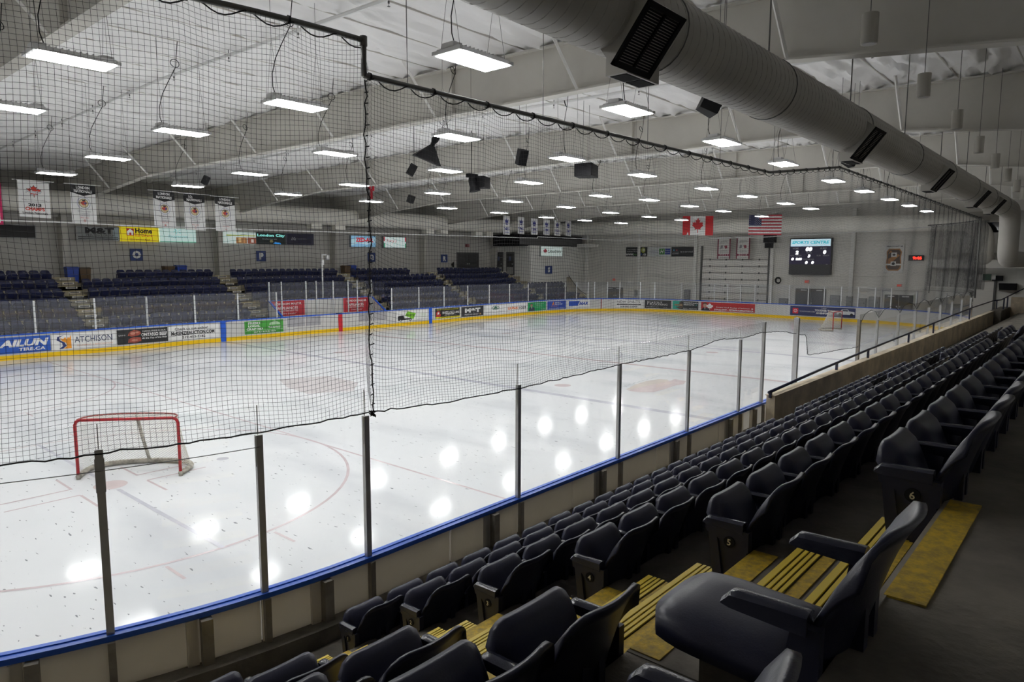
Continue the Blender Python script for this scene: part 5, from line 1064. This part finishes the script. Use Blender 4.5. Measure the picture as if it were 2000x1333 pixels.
P = hit(1968, 561, 0, 33.1); e = empty('wall_heater', 'dark topped unit heater on the wall right of the roller shutter', 'heater', loc=tuple(P)); q = B(); q.prism([(-.45, -.2), (.5, -.2), (.5, .25), (-.5, .25)], (-.3, 0, 0), (0, -1, 0), (0, 0, 1), (.6, 0, 0)); ob('heater_body', q, BLACK, e); ob('heater_hood', B().add([(-.4, .5, -.2), (-.4, -.5, -.2), (.3, -.5, -.5), (.3, .5, -.3)], [(0, 1, 2, 3)]), DUCT, e)

# ================================================================== FAR WALL FITTINGS
def far_door(u0, v0, u1, zb, label, leaves, tagwin=False):
    a, c = hit(u0, v0, 1, 39.96), hit(u1, v0, 1, 39.96); e = empty('steel_door', label, 'door'); n = leaves
    for i in range(n):
        xa, xb = a[0]+(c[0]-a[0])*i/n, a[0]+(c[0]-a[0])*(i+1)/n; lp = ob('door_leaf', B().box((xa+.02, 39.92, zb), (xb-.02, 39.98, a[2])), DOORD, e)
        ob('door_handle', B().box((xb-.16 if i == 0 else xa+.08, 39.86, zb+1), (xb-.08 if i == 0 else xa+.16, 39.92, zb+1.1)), ALU, lp)
        if tagwin: ob('door_notice', B().box(((xa+xb)/2-.1, 39.905, zb+1.4), ((xa+xb)/2+.1, 39.92, zb+1.8)), paint((.12, .15, .3)), lp); ob('kick_plate', B().box((xa+.1, 39.905, zb+.1), (xb-.1, 39.92, zb+.9)), mat('kick_plate', (.45, .45, .43), .4), lp)
    q = B(); q.box((a[0]-.07, 39.9, zb), (a[0], 40, a[2]+.07)); q.box((c[0], 39.9, zb), (c[0]+.07, 40, a[2]+.07)); q.box((a[0], 39.9, a[2]), (c[0], 40, a[2]+.07)); ob('door_frame', q, DARKW, e)
far_door(893, 494.4, 933.4, 3.12, 'dark double steel doors on the far wall right of the R sign', 2)
for u0, u1, vt, zb, lab in ((967.5, 982.5, 494, 3.12, 'dark narrow door beside the wall column near the S sign'), (989.5, 1004, 494, 3.12, 'dark narrow door nearer the S sign, with a pale kick plate')):
    X_ = 24.64; a, c = hit(u0, vt, 0, X_), hit(u1, vt, 0, X_); e = empty('steel_door', lab, 'door'); zt_ = a[2]
    lp = ob('door_leaf', B().box((X_-.06, c[1], zb), (X_, min(a[1], 39.9), zt_)), DOORD, e); ym = (a[1]+c[1])/2
    ob('door_notice', B().box((X_-.075, ym-.12, zb+1.35), (X_-.06, ym+.12, zb+1.75)), paint((.12, .15, .3)), lp); ob('kick_plate', B().box((X_-.075, c[1]+.08, zb+.08), (X_-.06, a[1]-.08, zb+.75)), mat('kick_plate', (.45, .45, .43), .4), lp); ob('door_handle', B().box((X_-.12, c[1]+.08, zb+1.0), (X_-.06, c[1]+.2, zb+1.08)), ALU, lp)
    q = B(); q.box((X_-.08, c[1]-.07, zb), (X_+.01, c[1], zt_+.07)); q.box((X_-.08, c[1], zt_), (X_+.01, min(a[1], 39.9), zt_+.07)); ob('door_frame', q, DARKW, e)
P0, P1 = hit(969, 481, 1, 38.5), hit(969, 456, 1, 38.5)
e = empty('dark_canopy', 'long black canopy box hanging over the far right corner seats', 'canopy'); ob('canopy_body', B().box((P0[0], 35.6, P0[2]), (33.4, 38.9, P1[2]-.15)), BLACK, e); ob('canopy_front', B().box((P0[0], 35.56, 5.98), (33.4, 35.6, 6.6)), DARKW, e)
a, c = hit(1139.5, 477, 1, 34.4), hit(1174, 484, 1, 34.4); o = empty('ceiling_panel', 'pale slab hanging at the right end of the black canopy', 'panel'); ob('slab', B().box((a[0], 33.6, c[2]), (c[0], 35.2, a[2])), WALLW, o); ob('slab_hanger', B().tube([((a[0]+c[0])/2, 34.4, a[2]), ((a[0]+c[0])/2, 34.4, 9)], .01, 4), PIPEG, o)
def bin_(x, y, z, w_, h_, m, label, lid=True):
    e = empty('waste_bin', label, 'bin', loc=(x, y, z)); q = B(); q.add([(-w_*.44, -.24, 0), (w_*.44, -.24, 0), (w_*.44, .24, 0), (-w_*.44, .24, 0), (-w_/2, -.28, h_*.9), (w_/2, -.28, h_*.9), (w_/2, .28, h_*.9), (-w_/2, .28, h_*.9)], [(0,3,2,1), (4,5,6,7), (0,1,5,4), (1,2,6,5), (2,3,7,6), (3,0,4,7)]); ob('bin_body', q, m, e)
    q = B(); q.slab(lambda u, v, t: ((u-.5)*w_*1.06, (v-.5)*.6, h_*.9 if not t else h_*(1-.06*(2*v-1)**2)), 2, 4); ob('bin_lid', q, m, e)
BLU_ = mat('bin_blue', (.01, .06, .42), .4); BRN_ = mat('bin_brown', (.13, .075, .03), .5)
bin_(-12.20, 38.9, 3.12, .60, .92, BLU_, 'blue recycling bin beside the leftmost wall column'); bin_(-11.55, 38.95, 3.12, .56, .88, BRN_, 'brown waste bin beside the blue bin at the leftmost column')
P = hit(352, 524, 1, 39.2); bin_(P[0], 39.2, 3.12, .6, 1.0, BLU_, 'blue recycling bin behind the seats under the O sign'); bin_(P[0]-.75, 39.2, 3.12, .6, .95, BRN_, 'brown bin half hidden behind the seats under the O sign')
P = hit(675, 530, 1, 38.9); bin_(P[0], 38.9, 3.12, .55, .95, BRN_, 'brown waste bin standing left of the seats under the Q sign'); bin_(P[0]+.62, 38.95, 3.12, .5, .98, BLU_, 'blue bin standing behind the seats under the Q sign')
P = hit(885, 517, 1, 39.8); e = empty('fire_extinguisher', 'small dark extinguisher on the wall left of the double doors', 'extinguisher', loc=tuple(P)); q = B(); q.tube([(0, 0, -.25), (0, 0, .15), (0, 0, .2)], [.08, .08, .03], 10); ob('cylinder', q, BLACK, e, smooth=True); ob('bracket', B().box((-.05, .05, -.1), (.05, .2, .1)), BLACK, e); q = B(); q.tube([(0, 0, .2), (.1, 0, .25), (.12, 0, .0)], .02, 5); ob('hose', q, BLACK, e)
P = hit(914, 480, 1, 39.8); e = empty('exit_sign', 'small dim red exit sign above the double doors on the far wall', 'sign', loc=tuple(P)); ob('sign_box', B().box((-.15, -.04, -.12), (.15, .2, .12)), paint((.35, .08, .09)), e); TEXTS.append((e, 'EXIT', paint((.6, .5, .5)), (lambda u, v, d: Vector((u, -.043-d, v))), dict(h=.09, name='lettering')))
# white pole with a camera behind the penalty box
e = empty('camera_pole', 'tall slim white pole with a small camera behind the penalty box', 'pole'); x = hit(631, 585, 1, 32.2)[0]; zt = hit(631, 496, 1, 32.2)[2]
q = B(); q.tube([(x, 32.2, .3), (x, 32.2, zt)], .045, 8); ob('pole', q, WHITEP, e, smooth='all'); q = B(); q.tube([(x, 32.2, zt-.05), (x+.32, 32.1, zt-.05)], .05, 6); q.box((x-.08, 32.1, zt-.7), (x+.10, 32.3, zt-.4)); ob('camera_arm', q, WHITEP, e)
q = B(); q.tube([(x+.34, 32.1, zt-.42), (x+.34, 32.1, zt-.36), (x+.34, 32.1, zt-.24), (x+.34, 32.1, zt-.08)], [.05, .13, .15, .10], 12); ob('camera_dome', q, ALU, e, smooth=True)
# far right corner: seat-end wall with stair rail
e = empty('stair_wall', 'low concrete stair wall with a dark rail beside the far right seats', 'wall'); a, b_, c = hit(1108, 541, 1, 33.2), hit(1122, 585, 1, 33.2), hit(1142, 585, 1, 33.2)
q = B(); q.prism([(a[0], a[2]-.05), (a[0]+.15, a[2]), (c[0]+.2, .9), (c[0]+.2, 0), (a[0], 0)], (0, 33.1, 0), (1, 0, 0), (0, 0, 1), (0, .2, 0)); ob('wall_body', q, CONC_F, e); q = B(); q.tube([(a[0]+.1, 33.1, a[2]+.1), (a[0]+1.6, 33.1, a[2]-1.2), (c[0]+.1, 33.1, 1.2)], .03, 6); ob('stair_rail', q, BLACK, e)

# ================================================================== SPEAKERS UNDER THE ROOF
def spk(u, v, z, dims, rz, tilt, label, m=BLACK, wires=True):
    P = hit(u, v, 2, z); e = empty('loudspeaker', label, 'speaker', loc=tuple(P)); e.rotation_euler = (tilt, 0, rz); w_, d_, h_ = dims
    q = B(); q.prism([(-w_/2, -d_/2), (w_/2, -d_/2), (w_*.34, d_/2), (-w_*.34, d_/2)], (0, 0, -h_/2), (1, 0, 0), (0, 1, 0), (0, 0, h_)); ob('cabinet', q, m, e)
    q = B(); q.box((-w_*.46, -d_/2-.012, -h_*.46), (w_*.46, -d_/2, h_*.46)); ob('speaker_grille', q, GRILL, e)
    if wires:
        Mi = (Matrix.Translation(P) @ e.rotation_euler.to_matrix().to_4x4()).inverted()
        for sx in (-1, 1): p0 = Vector((sx*w_*.4, 0, h_/2)); w0 = Mi.inverted() @ p0; ob('suspension_wire', B().tube([p0, Mi @ Vector((w0.x, w0.y, ZR(w0.y)-.16))], .006, 4), PIPEG, e)
    return e
DKS = mat('speaker_charcoal', (.020, .020, .022), .75, spec=.2)
spk(1393, 189, 7.35, (.40, .32, .60), .75, .45, 'dark loudspeaker hanging just below the grey duct', DKS)
spk(1018, 307, 7.3, (.28, .24, .42), -.3, .35, 'small dark loudspeaker hanging left of the black speaker cluster', DKS)
spk(1144, 334, 7.35, (.92, .6, .40), .35, .0, 'wide black loudspeaker cluster hanging over mid ice')
spk(804, 332, 7.4, (.30, .24, .36), .9, .5, 'small dark loudspeaker hanging left of the horn', DKS)
spk(802, 389, 7.4, (.32, .26, .36), .3, .4, 'small dark loudspeaker hanging low over the far boards', DKS)
spk(940, 357, 7.35, (.70, .45, .42), .4, .0, 'black loudspeaker with a small horn clamped at its left')
spk(401, 352, 7.4, (.22, .18, .32), .6, .5, 'dark loudspeaker hanging high above the far seats on the left', DKS)
spk(1661, 310, 7.3, (.30, .28, .40), .8, .45, 'dark loudspeaker under the duct near the net top', DKS)
P = hit(838, 300, 2, 7.45); e = empty('horn_speaker', 'flared charcoal horn loudspeaker hanging over the ice', 'speaker', loc=tuple(P)); e.rotation_euler = (0, .35, -.5); e.scale = (.8, .8, .8)
q = B(); v0 = [(-.10, -.10, .28), (.10, -.10, .28), (.10, .10, .28), (-.10, .10, .28)]; v1 = [(-.50, -.30, -.32), (.50, -.30, -.32), (.50, .34, -.22), (-.50, .34, -.22)]
q.add(v0+v1, [(0, 4, 5, 1), (1, 5, 6, 2), (2, 6, 7, 3), (3, 7, 4, 0), (0, 1, 2, 3), (4, 7, 6, 5)]); ob('horn_flare', q, DKS, e); q = B(); q.tube([(0, 0, .26), (.02, 0, .40), (.04, 0, .52)], [.07, .08, .13], 10); q.tube([(.04, 0, .52), (.06, 0, .66)], .13, 10); ob('driver', q, BLACK, e); q = B(); q.tube([(0, 0, .6), (.75, 0, 2.5)], .006, 4); ob('suspension_wire', q, PIPEG, e)
P = hit(921, 358, 2, 7.3); e = empty('horn_speaker', 'small black horn clamped beside the left hanging loudspeaker', 'speaker', loc=tuple(P)); q = B(); q.tube([(0, 0, .28), (0, -.02, .1), (.08, -.05, -.12), (.10, -.08, -.30)], [.10, .14, .16, .22], 12); ob('horn_flare', q, BLACK, e, smooth=True); q = B(); q.tube([(0, 0, .2), (0, 0, 1.9)], .015, 5); q.box((-.2, -.1, .2), (.25, .1, .34)); ob('mount', q, BLACK, e)
P = hit(727, 378, 1, 27.0); e = empty('red_hook_block', 'bright red hook tackle hanging from the roof beside the net seam', 'hook', loc=tuple(P)); q = B(); q.box((-.25, -.05, .2), (-.12, .05, .75)); q.box((.0, -.05, .15), (.13, .05, .75)); q.box((-.1, -.05, -.4), (.0, .05, .25)); ob('tackle', q, mat('tackle_red', (.5, .02, .04), .4), e); q = B(); q.tube([(-.1, 0, .7), (-.1, 0, 1.35)], .02, 5); ob('strap', q, mat('tackle_red', (.5, .02, .04), .4), e)

# ================================================================== LETTERING (all at once)
def make_text(parent, s, m, f, o):
    cu = bpy.data.curves.new('t', 'FONT'); cu.body = s; cu.align_x = 'CENTER'; cu.align_y = 'CENTER'; cu.resolution_u = 2; cu.offset = o.get('bold', 0); cu.shear = o.get('shear', 0)
    t = bpy.data.objects.new('t', cu); me = t.to_mesh()
    co = np.array([v.co[:2] for v in me.vertices]) if len(me.vertices) else np.zeros((0, 2)); polys = [tuple(p.vertices) for p in me.polygons]; t.to_mesh_clear(); bpy.data.objects.remove(t); bpy.data.curves.remove(cu)
    if not len(co): return
    lo, hi = co.min(0), co.max(0); c = (lo+hi)/2; sy = o['h']/max(.3, hi[1]-lo[1]); sx = sy
    if o.get('w'): sx = o['w']/(hi[0]-lo[0])
    V = [f((p[0]-c[0])*sx, (p[1]-c[1])*sy, .001) for p in co]
    me = bpy.data.meshes.new(o['name']); me.from_pydata([tuple(v) for v in V], [], polys); me.materials.append(m)
    link(o['name'], me, parent)
for a in TEXTS: make_text(*a)
